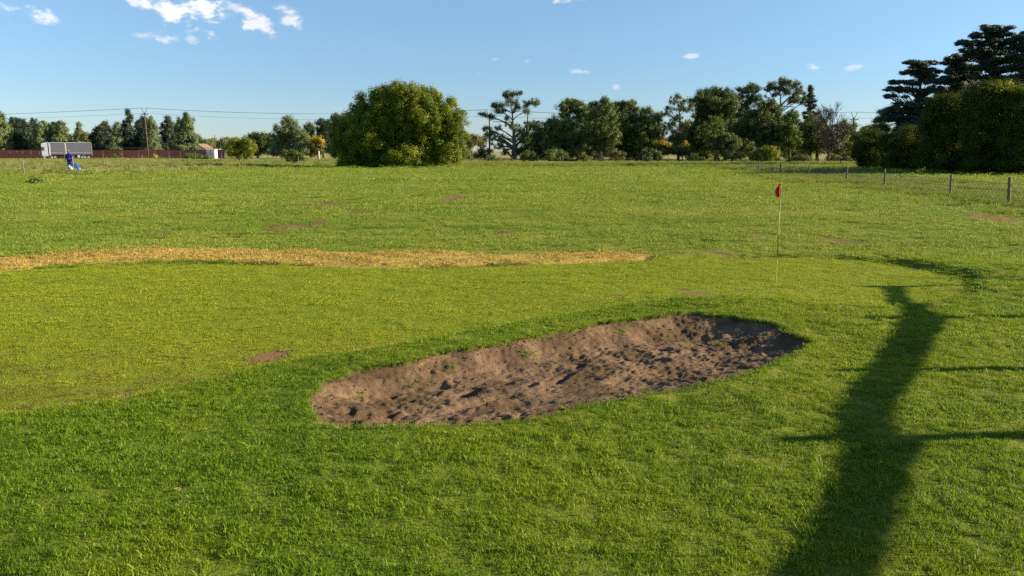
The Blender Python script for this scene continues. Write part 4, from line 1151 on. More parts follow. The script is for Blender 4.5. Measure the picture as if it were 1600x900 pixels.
tree('cedar', 'tallest layered cedar rising behind the yellow-topped hedge', 'tree', 102, [Z5(685, 690)[:2], Z5(685, 350)[:2], Z5(685, 60)[:2]],
     [Z5(*a) for a in [(650, 60, 45, 8), (720, 58, 50, 8), (690, 72, 60, 10), (620, 90, 35, 8), (660, 95, 50, 10), (740, 92, 40, 10), (560, 125, 32, 9), (610, 128, 45, 10), (700, 120, 60, 14), (760, 125, 40, 12), (600, 155, 50, 10), (650, 165, 60, 14), (730, 160, 60, 14), (590, 182, 40, 10),
      (670, 200, 60, 15), (740, 200, 50, 14), (640, 230, 50, 13), (720, 240, 60, 14), (770, 230, 40, 12), (680, 275, 70, 14), (750, 280, 50, 14), (620, 270, 40, 10), (690, 310, 80, 14)]],
     'cedar', .20, .42, .95, tr=.45, bark=M_BARKD, flat=.35, k=16, spread=1.2)
tree('cedar', 'dark shorter cedar between the two tall layered ones', 'tree', 106, [Z5(545, 690)[:2], Z5(545, 350)[:2], Z5(545, 185)[:2]],
     [Z5(*a) for a in [(520, 188, 35, 9), (570, 195, 45, 10), (500, 210, 30, 8), (560, 225, 60, 14), (500, 245, 40, 12), (590, 250, 50, 14), (540, 270, 70, 16), (480, 290, 40, 12), (580, 300, 70, 18), (500, 325, 60, 16), (560, 345, 80, 18), (470, 350, 40, 14)]],
     'cedar', .20, .42, 1.1, tr=.38, bark=M_BARKD, flat=.4, k=16, spread=1.0)
tree('cedar', 'cedar cut off by the right edge of the photo', 'tree', 99, [Z5(850, 690)[:2], Z5(850, 350)[:2], Z5(850, 60)[:2]],
     [Z5(*a) for a in [(830, 95, 50, 10), (790, 110, 40, 10), (870, 80, 60, 10), (800, 140, 50, 13), (850, 150, 60, 16), (790, 180, 50, 14), (860, 190, 70, 18), (800, 225, 50, 16), (850, 240, 70, 18), (800, 270, 55, 16), (870, 285, 70, 18), (830, 310, 80, 16), (930, 150, 70, 20), (940, 230, 80, 20), (920, 90, 50, 14)]],
     'cedar', .20, .42, 1.05, tr=.42, bark=M_BARKD, flat=.38, k=16, spread=1.2)
tree('leafy_tree', 'pale grey-green tree peeping out left of the first cedar', 'tree', 118, [Z5(225, 690)[:2], Z5(225, 450)[:2]], [Z5(*a) for a in [(215, 425, 25, 18), (240, 415, 20, 12), (210, 455, 30, 20), (195, 490, 30, 25), (225, 500, 40, 30)]], 'conifer', .24, .5, .9, tr=.25, k=15)
hg = 'large shrubs along the right side of the field'
tree('large_shrub', 'dark low shrub at the left end of the tall hedge', 'shrub', 76, [Z5(190, 660)[:2], Z5(190, 600)[:2]], [Z5(*a) for a in [(200, 540, 70, 30), (150, 580, 45, 40), (230, 580, 80, 45), (170, 620, 70, 40), (260, 630, 70, 35)]], 'hedge', .15, .42, 1.0, hg, .12, M_BARKD, k=20)
tree('large_shrub', 'dark rounded shrub under the first cedar in the hedge', 'shrub', 72, [Z5(340, 670)[:2], Z5(340, 600)[:2]], [Z5(*a) for a in [(280, 540, 60, 30), (350, 530, 60, 35), (330, 580, 90, 50), (400, 560, 60, 50), (310, 630, 90, 40), (400, 630, 70, 45)]], 'hedge', .15, .42, 1.0, hg, .14, M_BARKD, k=20)
tree('large_shrub', 'tall dark shrub with yellowish top edge in the middle of the hedge', 'shrub', 69, [Z5(510, 680)[:2], Z5(510, 500)[:2]],
     [Z5(*a) for a in [(470, 385, 50, 22), (530, 380, 50, 22), (450, 420, 50, 35), (520, 430, 90, 45), (430, 480, 50, 40), (510, 500, 100, 55), (590, 430, 60, 60), (440, 560, 70, 55), (540, 580, 100, 55), (460, 640, 90, 40), (560, 640, 90, 45)]], 'hedge', .15, .45, 1.0, hg, .2, M_BARKD, k=20)
tree('large_shrub', 'tall shrub with bright yellow-green crest before the tallest cedar', 'shrub', 66, [Z5(700, 690)[:2], Z5(700, 500)[:2]],
     [Z5(*a) for a in [(630, 335, 50, 20), (700, 335, 55, 24), (750, 325, 40, 20), (650, 380, 70, 40), (730, 380, 80, 45), (620, 440, 60, 50), (700, 460, 100, 60), (640, 530, 80, 60), (740, 550, 100, 60), (660, 620, 110, 55), (760, 640, 90, 50)]], 'hedge', .15, .45, 1.0, hg, .22, M_BARKD, k=20, extra=('willow', [Z5(610, 324, 36, 13), Z5(655, 320, 32, 14), Z5(735, 312, 52, 18), Z5(690, 324, 44, 14), Z5(780, 328, 30, 12)], .15, .35, .7, 'crest_shoots'))  # crest foliage has a yellower leaf colour than the shrub
tree('large_shrub', 'dark shrub at the right edge of the photo closing the hedge', 'shrub', 64, [Z5(850, 690)[:2], Z5(850, 500)[:2]],
     [Z5(*a) for a in [(810, 350, 50, 22), (870, 350, 60, 26), (820, 400, 80, 45), (900, 420, 80, 60), (830, 480, 90, 60), (800, 560, 80, 60), (900, 560, 90, 80), (820, 640, 100, 50), (920, 650, 80, 50)]], 'hedge', .15, .45, 1.0, hg, .22, M_BARKD, k=20, extra=('willow', [Z5(805, 333, 36, 12), Z5(865, 330, 50, 14)], .15, .35, .6, 'crest_shoots'))
for (px, top, w, lab) in [(832, 205, 24, 'behind the slender dark gum'), (858, 196, 26, 'behind the left end of the gum clump'), (884, 190, 26, 'under the tall rounded gum'), (912, 194, 26, 'just right of the tall rounded gum'), (938, 192, 26, 'just left of the thick-trunked gum'),
    (966, 194, 26, 'between the thick-trunked gum and the lighter green gum'), (994, 198, 24, 'behind the domed gum at the right of the clump'), (1018, 208, 20, 'closing the right end of the gum clump'), (1075, 190, 28, 'behind the left edge of the round-crowned tree'),
    (1104, 180, 28, 'under the middle of the round-crowned tree'), (1132, 182, 28, 'behind the right edge of the round-crowned tree'), (1160, 178, 28, 'under the loose olive-grey gum'), (1188, 184, 26, 'behind the dense mid-green tree'), (1214, 190, 26, 'under the umbrella-topped gum'),
    (1240, 190, 24, 'behind the bright green tree'), (1262, 200, 24, 'under the dark pointed conifer'), (1322, 210, 24, 'behind the right utility pole'), (1346, 214, 20, 'in the gap just before the cedars')]:
    lb_ = [(px + random.uniform(-.3, .3) * w, top + (246 - top) * t, w * random.uniform(.55, .8), (246 - top) * .17) for t in (.15, .3, .48, .66, .84)]
    lb_ += [(px + random.uniform(-.8, .8) * w, top + (246 - top) * random.uniform(.3, .9), w * .5, 8) for _ in range(3)]
    tree('background_tree', 'dark background tree ' + lab, 'tree', random.uniform(172, 186), [(px, 249), (px, 230), (px, top + 10)], lb_, 'euc_dark', .36, .9, .8, 'dark trees filling the tree line', .25, k=12, limbs=False)
for (px, py, w, h, lab) in [(770, 247, 14, 4, 'beside the thin utility pole'), (826, 243, 16, 7, 'right of the forked gum trunk'), (868, 241, 20, 9, 'at the left end of the gum clump'), (912, 244, 12, 5, 'left of the thick gum trunk'), (962, 241, 18, 9, 'right of the thick gum trunk'),
    (1086, 246, 14, 4, 'left of the dark trunk under the round-crowned tree'), (1145, 241, 20, 9, 'left of the rounded bush with the orange crest'), (1180, 244, 12, 6, 'close behind the rounded bush with the orange crest'), (1300, 246, 14, 5, 'at the foot of the bare tree'), (1345, 246, 12, 6, 'right of the foot of the right utility pole')]:
    tree('undergrowth_bush', 'scrubby low bush ' + lab, 'bush', random.uniform(134, 142), [(px, py + h), (px, py)], [(px - w * .35, py + 1, w * .55, h * .8), (px + w * .35, py + 2, w * .55, h * .7), (px, py - 1, w * .5, h * .8)], random.choice(['euc_dark', 'dark', 'euc_dark', 'olive']), .24, .5, .7, 'scrubby bushes under the tree line', .05, k=12)
# far background treetops that close the horizon
hz = [(395, 12, 'far low tree behind the gap beside the small rounded tree'), (480, 14, 'far low tree behind the yellow blossom'), (860, 16, 'far low tree behind the thick clump of gums'), (940, 18, 'far low dark tree seen between the clump trunks'), (1010, 16, 'far low tree at the right end of the clump'), (1100, 14, 'far low tree behind the low dark tree'), (1350, 22, 'far low tree in the gap left of the cedars'), (1375, 26, 'far low tree touching the pale tree by the cedars')]
for (px, h_, lab) in hz:
    tree('distant_tree', lab, 'tree', 300, [(px, 244), (px, 238)], [(px - 9, 240 - h_ * .6, 11, h_ * .5), (px + 8, 240 - h_ * .5, 13, h_ * .5), (px, 240 - h_ * .3, 20, h_ * .35)], 'dark', .6, 1.3, .9, 'distant trees on the horizon', .3, k=14, limbs=False)

# ------------------------------------------------------------------ fences
def post(parent, x, y, h, r, mat, lean=0, dx=0):
    z = tz(x, y)
    mb = MB()
    b = Vector((x, y, z - .25)) - parent.location
    n = 5
    mb.tube([b + Vector((lean * t * h + random.uniform(-.006, .006), 0, t * (h + .25))) for t in (0, .3, .6, .97, 1)], [r * 1.05, r, r * .97, r * .95, r * .7], 8)
    return mb.build('post', mat, parent, True)

def fence(name, label, pts, h, r, mat, wires, lean=None, group=None, wr=.004, mesh_net=False, posts_from=0):
    x0, y0 = pts[0]
    root = empty(name, (x0, y0, tz(x0, y0)))
    tag(root, label, 'fence', group)
    for i, (x, y) in enumerate(pts):
        post(root, x, y, h * random.uniform(.95, 1.04), r * random.uniform(.85, 1.15), mat, (lean[i] if lean else random.uniform(-.05, .05)))
    for wz in wires:
        mb = MB()
        P = []
        for i in range(len(pts) - 1):
            for j in range(4):
                t = j / 4
                x = pts[i][0] * (1 - t) + pts[i + 1][0] * t; y = pts[i][1] * (1 - t) + pts[i + 1][1] * t
                P.append(Vector((x, y - r, tz(x, y) + wz * h - .03 * math.sin(t * math.pi))) - root.location)
        x, y = pts[-1]; P.append(Vector((x, y - r, tz(x, y) + wz * h)) - root.location)
        mb.tube(P, wr, 4)
        mb.build('wire', M_WIRE, root)
    if mesh_net:
        mb = MB()
        for i in range(len(pts) - 1):
            a = Vector((pts[i][0], pts[i][1], 0)); b = Vector((pts[i + 1][0], pts[i + 1][1], 0))
            Ln = (b - a).length; n = int(Ln / .3)
            for j in range(n):
                for sg in (-1, 1):
                    t0 = j / n; t1 = min(1, max(0, (j + sg * 3) / n))
                    p0 = a.lerp(b, t0); p1 = a.lerp(b, t1)
                    z0 = tz(p0.x, p0.y)
                    mb.tube([Vector((p0.x, p0.y, z0 + .05)) - root.location, Vector((p1.x, p1.y, z0 + h * .8 - .05 * math.sin((t0 + t1) * 1.57))) - root.location], wr * .8, 3, cap=False)
        mb.build('netting', M_WIRE, root)
    return root

rp = [(19.7, 22.5), (18.75, 28.6), (19.5, 33.8), (20.8, 42.5), (21.9, 50), (22.7, 58.5), (23.2, 66), (24.2, 75), (26, 85)]
fence('post_and_net_fence', 'leaning wooden post and netting fence in the long grass on the right', rp, 1.02, .055, M_POST, (.78, .5, .2), [0.05, -.09, -.05, -.06, .03, .02, -.04, .03, 0], None, .0065, True)
lp = [(at(34, HOR, 60).x, 60), (at(112.5, HOR, 67).x, 67), (at(165, HOR, 77).x, 77), (at(221, HOR, 92).x, 92), (at(264, HOR, 96).x, 96), (at(304, HOR, 98).x, 98), (at(345, HOR, 100).x, 100), (at(394, HOR, 103).x, 103), (at(430, HOR, 106).x, 106), (at(465, HOR, 109).x, 109), (at(500, HOR, 112).x, 112), (at(540, HOR, 115).x, 115)]
fence('wire_fence', 'thin wooden post and wire fence across the left of the field', [(at(-60, HOR, 54).x, 54)] + lp, 1.22, .045, simple('grey_post_wood', (.20, .165, .12), .9, .15, .35, 25, 0, .6), (.9, .65, .4), None, None, .004)
bp = [(at(-30, HOR, 175).x, 175)] + [(at(p, HOR, 175).x, 175) for p in (14, 26, 35, 48, 61, 76, 100, 130, 160, 191, 216, 242, 263, 281, 305, 325, 345, 372, 396)]
fence('boundary_fence', 'tall thin posts of the roadside fence before the red wall', bp, 2.0, .06, M_POSTD, (.95, .6, .3), None, None, .006)
tp = [(at(p, HOR, D_).x, D_) for p, D_ in ((720, 122), (760, 122), (800, 121), (840, 121), (880, 120), (925, 119), (965, 118), (1005, 117), (1045, 116), (1085, 114), (1125, 112), (1160, 110), (1192, 108), (1235, 106), (1278, 104), (1315, 100), (1345, 92))]
fence('paddock_fence', 'low wire fence with dark posts at the foot of the trees', tp, 1.15, .05, M_POSTD, (.9, .6, .3), None, None, .005)

# lone pale post by the flowering tree
mb = MB(); x0 = at(498, HOR, 165).x
root = empty('gate_post', (x0, 165, tz(x0, 165))); tag(root, 'pale gate post standing under the yellow-blossomed tree', 'post')
mb.tube([(0, 0, -.3), (0, 0, 1.9), (0, 0, 1.95)], [.16, .15, .1], 10); mb.build('post', simple('limewashed_wood', (.55, .52, .46), .8), root, True)
mb = MB(); mb.tube([(-.22, 0, 1.93), (.22, 0, 1.93)], .06, 8); mb.build('crosspiece', M_POST, root)

# ------------------------------------------------------------------ the wall, hut, gable, truck
M_WALL = new_mat('red_brick'); g = NG(M_WALL)
bt = g('ShaderNodeTexBrick'); bt.inputs['Scale'].default_value = 1.0; bt.inputs['Brick Width'].default_value = .45; bt.inputs['Row Height'].default_value = .15; bt.inputs['Mortar Size'].default_value = .018
mpn = g('ShaderNodeMapping'); mpn.inputs['Rotation'].default_value = (math.radians(90), 0, 0)
tcn = g('ShaderNodeTexCoord'); g.l.new(tcn.outputs['Object'], mpn.inputs[0]); g.l.new(mpn.outputs[0], bt.inputs['Vector'])
bt.inputs['Color1'].default_value = (.36, .105, .070, 1); bt.inputs['Color2'].default_value = (.46, .140, .090, 1); bt.inputs['Mortar'].default_value = (.27, .14, .10, 1)
c = g.mix(g.math('MULTIPLY', g.noise(g.obj(), .6, 4, .6), .5), bt.outputs[0], (.26, .11, .08))
g.out(g.bsdf(c, .9, .2))
M_CAP = simple('wall_coping', (.09, .05, .04), .9)
yw = 205
xa, xb = at(-40, HOR, yw).x, at(349, HOR, yw).x
zw = tz((xa + xb) / 2, yw)
wall = empty('brick_wall', (xa, yw, zw)); tag(wall, 'long low red brick wall behind the truck road', 'wall')
topz = EYE + 2.0 / F * yw - .1 - zw
mb = MB(); mb.box(((xb - xa) / 2, 0, topz / 2 - .2), (xb - xa, .22, topz + .4)); mb.build('wall_panel', M_WALL, wall)
mb = MB(); mb.box(((xb - xa) / 2, 0, topz + .04), (xb - xa + .1, .34, .08)); mb.build('coping', M_CAP, wall, bevel=.01)
n = 15
for i in range(n + 1):
    mb = MB(); mb.box((i * (xb - xa) / n, -.02, topz / 2 - .1), (.36, .36, topz + .36)); mb.build('pier', M_WALL, wall)
for i, px in enumerate(range(190, 345, 18)):
    xx = at(px, HOR, yw).x - xa
    mb = MB(); mb.tube([(xx, 0, topz + .08), (xx, 0, topz + .55)], .05, 6); mb.build('stanchion', M_POSTD, wall)
mb = MB(); x1 = at(190, HOR, yw).x - xa; x2 = at(334, HOR, yw).x - xa
mb.tube([(x1, 0, topz + .52), (x2, 0, topz + .52)], .05, 6); mb.build('top_rail', M_POSTD, wall)

# guard hut
hx = at(331, HOR, 196).x; hzz = tz(hx, 196)
hut = empty('guard_hut', (hx, 196, hzz)); tag(hut, 'small white box hut with a cross-barred gate in front of the red wall', 'hut')
M_WHITE = simple('white_paint', (.74, .70, .66), .6, .3, .08, 3)
mb = MB(); mb.box((0, 0, 1.15), (2.1, 1.8, 2.4)); mb.build('wall', M_WHITE, hut, bevel=.02)
mb = MB(); mb.box((0, 0, 2.40), (2.35, 2.0, .1)); mb.build('roof', simple('hut_roof', (.5, .5, .5), .6), hut, bevel=.01)
mb = MB(); mb.box((0, -.92, 1.0), (1.7, .04, 1.9)); mb.build('door', simple('cream_paint', (.66, .60, .54), .6), hut)
mb = MB(); mb.box((0, -.95, 1.15), (.07, .03, 2.1)); mb.box((0, -.953, 1.35), (1.7, .03, .07)); mb.build('door_bar', simple('grey_bar', (.25, .2, .2), .6), hut)
# cream gabled house
hx = at(314, HOR, 260).x
hs = empty('gabled_house', (hx, 260, tz(hx, 260))); tag(hs, 'cream house gable showing above the red wall', 'house')
M_CREAM = simple('cream_plaster', (.62, .52, .36), .8, .2, .1, 2)
mb = MB(); w = 2.6; mb.prism([(-w, -3, 0), (w, -3, 0), (w, -3, 2.6), (0, -3, 4.2), (-w, -3, 2.6)], (0, 8, 0)); mb.build('wall', M_CREAM, hs)
mb = MB()
for sg in (-1, 1):
    mb.prism([(0, -3.3, 4.25), (sg * (w + .3), -3.3, 2.45), (sg * (w + .3), -3.3, 2.60), (0, -3.3, 4.40)], (0, 8.6, 0))
mb.build('roof', simple('house_roof', (.22, .14, .10), .8), hs)
mb = MB(); mb.box((0, -3.03, 1.5), (1.1, .05, 1.2)); mb.build('window', simple('window_glass', (.05, .06, .07), .15, .5), hs)
mb = MB(); mb.box((-1.3, -3.03, 3.0), (.5, .05, .4)); mb.build('vent', simple('vent_slats', (.25, .22, .2), .6), hs)

# articulated truck, side on
D = 196
tx0 = at(66, HOR, D).x; tx1 = at(144, HOR, D).x
tzz = tz(tx0, D)
trk = empty('box_truck', ((tx0 + tx1) / 2, D, tzz)); tag(trk, 'long grey box truck with two trailers parked before the cypresses', 'truck')
trk.rotation_euler = (0, 0, math.radians(25))
def TX(px): return (at(px, HOR, D).x - (tx0 + tx1) / 2) * .867
M_TG = new_mat('corrugated_grey'); g = NG(M_TG)
wv = g('ShaderNodeTexWave'); wv.inputs['Scale'].default_value = 2.2; g.l.new(g.obj(), wv.inputs[0])
g.out(g.bsdf(g.mix(g.noise(g.obj(), 1.5, 4), (.085, .09, .115), (.12, .13, .165)), .45, .4, 0, g.bump(wv.outputs[1], .6, .04)))
M_TW = simple('truck_white', (.42, .44, .48), .4, .5, .06, 2)
M_TY = simple('tyre_rubber', (.02, .02, .02), .85, .2, .2, 10)
M_RIM = simple('wheel_rim', (.45, .45, .44), .4, .4, .2, 8, .5)
M_CH = simple('chassis', (.045, .04, .045), .7, .3)
top = 4.15
def truck_box(name, a, b, z0, z1, mat, w=2.5):
    mb = MB(); mb.box(((TX(a) + TX(b)) / 2, 0, (z0 + z1) / 2), (TX(b) - TX(a), w, z1 - z0)); return mb.build(name, mat, trk, bevel=.04)
cab = truck_box('cab', 66.2, 76, .75, top - .25, M_TW, 2.45)
mb = MB(); xa_, xb_ = TX(66.4), TX(71); mb.box(((xa_ + xb_) / 2, -1.24, 2.6), (xb_ - xa_, .03, .9)); mb.build('side_window', simple('cab_glass', (.05, .06, .08), .1, .6), cab)
mb = MB(); mb.box((TX(66.1), 0, 2.6), (.05, 2.0, .95)); mb.build('windscreen', simple('windscreen_glass', (.05, .06, .08), .1, .6), cab)
mb = MB(); mb.prism([(TX(67), -1.1, top - .25), (TX(76), -1.1, top - .25), (TX(76), -1.1, top + .0), (TX(71), -1.1, top)], (0, 2.2, 0)); mb.build('wind_deflector', M_TW, cab)
truck_box('front_lit_face', 77.6, 80.6, .95, top, M_TW, 2.5)  # white strip paints the sunlit end face showing in the gap
fb = truck_box('front_trailer', 80.9, 102, 1.05, top, M_TG)
rb_ = truck_box('rear_trailer', 105.2, 143.3, 1.05, top, M_TG)
for par, a, b in ((fb, 80.9, 102), (rb_, 105.2, 143.3)):
    mb = MB(); mb.box(((TX(a) + TX(b)) / 2, -1.26, top + .02), (TX(b) - TX(a), .1, .12)); mb.build('rail', M_TW, par)
    mb = MB(); mb.box(((TX(a) + TX(b)) / 2, -1.26, 1.55), (TX(b) - TX(a), .06, .10)); mb.build('rail', M_TW, par)
    mb = MB(); mb.box(((TX(a) + TX(b)) / 2, 0, .92), (TX(b) - TX(a), .9, .22)); mb.build('chassis_beam', M_CH, par)
    mb = MB(); mb.box(((TX(a) + TX(b)) / 2, -1.262, 1.27), (TX(b) - TX(a) - .05, .03, .40)); mb.build('side_skirt', simple('skirt_grey', (.08, .07, .085), .6), par)
truck_box('rear_lit_face', 102.4, 104.9, .95, top, M_TW, 2.5)  # sunlit end of the front box, put in as a white strip
truck_box('tail_frame', 143.5, 144.3, .8, top, M_TG, 2.5)
truck_box('tool_box', 121, 125, .35, 1.0, M_TW, 2.45)
for px in (70, 81, 86, 108, 113.5, 128.5, 133, 138.5):
    for sd in (-1, 1):
        mb = MB(); c_ = Vector((TX(px), sd * 1.05, .5)); mb.tube([c_ + Vector((0, -.14, 0)), c_ + Vector((0, .14, 0))], .5, 18); w_ = mb.build('wheel', M_TY, trk, True, .03)
        mb = MB(); mb.tube([c_ + Vector((0, sd * .12, 0)), c_ + Vector((0, sd * .16, 0))], .27, 12); mb.build('rim', M_RIM, w_)
# road the truck stands on
mb = MB()
rx = np.linspace(-420, 40, 60)
v0 = []
ry = np.array([190.0, 200.5])
RX, RY = np.meshgrid(rx, ry)
RZ = terrain(RX, RY) + .02
me = np_mesh('road', np.stack([RX, RY, RZ], -1).reshape(-1, 3), np.array([(i, i + 1, i + 61, i + 60) for i in range(59)]), 4)
tag(link_mesh('road', me, None, simple('gravel_road', (.21, .16, .12), .95, .1, .3, 4)), kind='structure')

# added blue shed shape standing in for the blue distance; rusty shed under the gums
bxx = at(834, HOR, 240).x
blue_standin = empty('blue_standin', (bxx, 240, tz(bxx, 240))); tag(blue_standin, 'added blue-grey shed shape standing in for the blue distance between the open gum and the clump', 'shed')
mb = MB(); mb.box((0, 0, 1.3), (5.5, 5, 2.4)); mb.build('wall', simple('standin_blue_wall', (.10, .14, .22), .6, .3, .1, 2), blue_standin)
mb = MB(); mb.prism([(-3, -2.8, 2.4), (3, -2.8, 2.4), (3, 0, 3.7), (-3, 0, 3.7)], (0, .1, .1)); mb.prism([(-3, 2.8, 2.4), (3, 2.8, 2.4), (3, 0.0, 3.7), (-3, 0.0, 3.7)], (0, .1, .1)); mb.build('roof', simple('standin_blue_roof', (.11, .15, .24), .5, .4, .1, 2), blue_standin)
mb = MB(); mb.box((1, -2.53, 1.05), (2.2, .06, 2.1)); mb.build('door', simple('standin_door', (.05, .05, .06), .7), blue_standin)
bxx = at(848, HOR, 190).x
sh = empty('rusty_shed', (bxx, 190, tz(bxx, 190))); tag(sh, 'low rust-red shed under the gum trees', 'shed')
mb = MB(); mb.box((0, 0, .75), (2.6, 2, 1.5)); mb.build('wall', simple('rust_sheet', (.24, .09, .06), .8, .2, .3, 3), sh)
mb = MB(); mb.box((0, 0, 1.55), (3.0, 2.4, .08)); mb.build('roof', simple('rusty_roof', (.16, .11, .09), .7), sh)
mb = MB(); mb.box((.2, -1.02, .6), (.8, .04, 1.2)); mb.build('door', M_POSTD, sh)

# ------------------------------------------------------------------ power line
M_INS = simple('insulator', (.25, .16, .12), .3, .5)
poles = [(-262, 250, 12.4), (at(231, HOR, 190).x, 190, 12.2), (at(765, HOR, 160).x, 160, 10.1), (at(1330, HOR, 165).x, 165, 10.0), (at(1330, HOR, 165).x + 95, 178, 10.2)]
labels = ['utility pole beyond the left edge of the photo', 'tall wooden utility pole before the cypress row', 'thin wooden utility pole beside the open gum tree', 'wooden utility pole between the bare tree and the cedars', 'utility pole beyond the right edge of the photo']
heads = []
for i, (x, y, h_) in enumerate(poles):
    z = tz(x, y)
    pr = empty('utility_pole', (x, y, z)); tag(pr, labels[i], 'utility pole', 'poles of the power line')
    mb = MB(); mb.tube([(0, 0, -.5), (0, 0, h_ * .5), (0, 0, h_ - .9)], [.19, .16, .12], 10); mb.build('pole', M_POSTD if i != 1 else M_BARK, pr, True)
    mb = MB(); mb.box((0, -.12, h_ - 1.35), (1.9, .12, .14)); mb.build('crossarm', M_POSTD, pr)
    for sg in (-1, 1):
        mb = MB(); mb.tube([(0, -.1, h_ - 1.9), (sg * .78, -.1, h_ - 1.35)], .03, 5); mb.build('brace', M_POSTD, pr)
    hd = []
    for sg, tp_ in ((-.38, (-.62)), (.38, .62)):
        mb = MB(); mb.tube([(sg * .25, -.05, h_ - 1.3), (tp_, -.05, h_)], [.06, .05], 6); mb.build('upright', M_POSTD, pr)
        mb = MB(); mb.tube([(tp_, -.05, h_), (tp_, -.05, h_ + .12), (tp_, -.05, h_ + .22)], [.05, .08, .04], 8); mb.build('insulator', M_INS, pr)
        hd.append(Vector((x + tp_, y - .05, z + h_ + .2)))
    mb = MB(); mb.tube([(.9, -.12, h_ - 1.28), (.9, -.12, h_ - 1.12), (.9, -.12, h_ - 1.05)], [.05, .08, .04], 8); mb.build('insulator', M_INS, pr)
    hd.append(Vector((x + .9, y - .12, z + h_ - 1.05)))
    heads.append(hd)
wl = ['topmost overhead power cable, on the left insulators', 'second overhead power cable, on the right insulators', 'lowest overhead power cable, hung from the crossarms']
for k in range(3):
    mb = MB()
    P = []
    for i in range(len(poles) - 1):
        a, b = heads[i][k], heads[i + 1][k]
        for j in range(16):
            t = j / 16
            p = a.lerp(b, t); p.z -= 4 * (1.1 if i < 3 else 1.0) * t * (1 - t)
            P.append(p)
    P.append(heads[-1][k])
    mb.tube(P, .022, 5)
    tag(mb.build('power_cable', M_CABLE, None), wl[k], 'cable', 'overhead power cables')
# far small pole behind the wall
x, y = at(337, HOR, 300).x, 300
pr = empty('distant_utility_pole', (x, y, tz(x, y))); tag(pr, 'small far-off utility pole above the white guard hut', 'utility pole')
mb = MB(); mb.tube([(0, 0, -.3), (0, 0, 8.2)], [.18, .14], 8); mb.build('pole', M_POSTD, pr)
mb = MB(); mb.box((0, 0, 7.0), (2.2, .14, .16)); mb.build('crossarm', M_POSTD, pr)

# ------------------------------------------------------------------ golf flag
fx, fy = gpt(1212.5, 440)
fz = tz(fx, fy)
fl_ = empty('golf_flagstick', (fx, fy, fz)); tag(fl_, 'thin golf flagstick with a drooping red flag standing on the green', 'flagstick')
top_w = at(1220.5, 285, fy - .02) - fl_.location
m = new_mat('striped_stick'); g = NG(m)
sep = g('ShaderNodeSeparateXYZ'); tcn = g('ShaderNodeTexCoord'); g.l.new(tcn.outputs['Object'], sep.inputs[0])
zz = sep.outputs['Z']
band = g.math('LESS_THAN', g.math('FRACT', g.math('MULTIPLY', zz, 1.38), 0), .5)
c = g.mix(band, (.050, .060, .018), (.60, .50, .09))
g.out(g.bsdf(c, .4, .5))
mb = MB(); mb.tube([Vector((0, 0, -.12)), Vector((0, 0, 0)), top_w * .5, top_w], [.0075, .0075, .007, .006], 10)
mb.build('pole', m, fl_, True)
mb = MB(); mb.tube([top_w, top_w * 1.012], [.010, .006], 8); mb.build('tip', simple('stick_tip', (.35, .05, .04), .5), fl_)
# hanging cloth: folded triangle draping down from the tip
me = bpy.data.meshes.new('flag')
vs = []; fs = []
nu, nv = 14, 16
d = top_w.normalized()
for j in range(nv + 1):
    t = j / nv
    z = -t * .20
    wl_ = (.060 * (1 - t) ** .6 + .030 * t + .02 * math.sin(t * 3.1))       # how far it hangs out to the left
    if t < .25: wl_ *= .55 + 1.8 * t
    for i in range(nu + 1):
        u = i / nu
        xx = -u * wl_ + .012 * math.sin(u * 9 + t * 3) * (.2 + t)
        yy = .018 * math.sin(u * 12 + t * 2.0) + .01 * math.sin(t * 5)
        zz_ = z - u * .045 * (1 - .3 * t)
        vs.append(top_w + d * zz_ * 1.0 + Vector((xx, yy, 0)))
for j in range(nv):
    for i in range(nu):
        a = j * (nu + 1) + i
        fs.append((a, a + 1, a + nu + 2, a + nu + 1))
me.from_pydata([tuple(v) for v in vs], [], fs)
m = new_mat('red_flag_cloth'); g = NG(m)
n_ = g.noise(g.obj(), 60, 3)
g.out(leaf_shader(g, g.mix(n_, (.55, .060, .022), (.72, .100, .035)), .3, .8, .1, g.mix(.5, (.7, .08, .04), (.7, .08, .04))))
fo = link_mesh('flag', me, fl_, m, True)
sd_ = fo.modifiers.new('solid', 'SOLIDIFY'); sd_.thickness = .0012
mb = MB(); 
for t in (.03, .09, .15):
    p_ = top_w - d * t
    mb.tube([p_ + Vector((-.010, 0, 0)), p_ + Vector((.010, 0, 0))], .009, 8)
mb.build('flag_ties', simple('flag_tie', (.55, .42, .10), .6), fl_)

# ------------------------------------------------------------------ unseen, guessed strip on posts, shaped to throw the long shadow
cot = 1 / math.tan(math.radians(SUN_EL))
HT = 2.15
def off(z): return Vector((SUN_DIR.x, SUN_DIR.y, 0)) * (z * cot)
ZL = .058
tips = [(x * .972, y * .972) for x, y in [(-.55, 1.0), (.75, 3.02), (2.06, 5.07), (3.17, 6.74), (4.45, 8.98), (5.80, 11.47)]]
bases = [Vector((x, y, 0)) + off(HT - ZL) for x, y in tips]
r0 = bases[0]
bs = empty('shadow_strip_fence', (r0.x, r0.y, tz(r0.x, r0.y))); tag(bs, 'unseen guessed posts with a dark cloth strip beyond the right edge, shaped to throw the long shadow', 'fence')
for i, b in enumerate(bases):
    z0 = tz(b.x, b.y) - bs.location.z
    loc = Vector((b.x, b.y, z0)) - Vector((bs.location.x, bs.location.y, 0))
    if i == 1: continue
    mb = MB(); mb.tube([loc + Vector((0, 0, -.4)), loc + Vector((0, 0, 1)), loc + Vector((.01, 0, HT))], [.07, .065, .06], 10); mb.build('post', M_POST, bs, True)
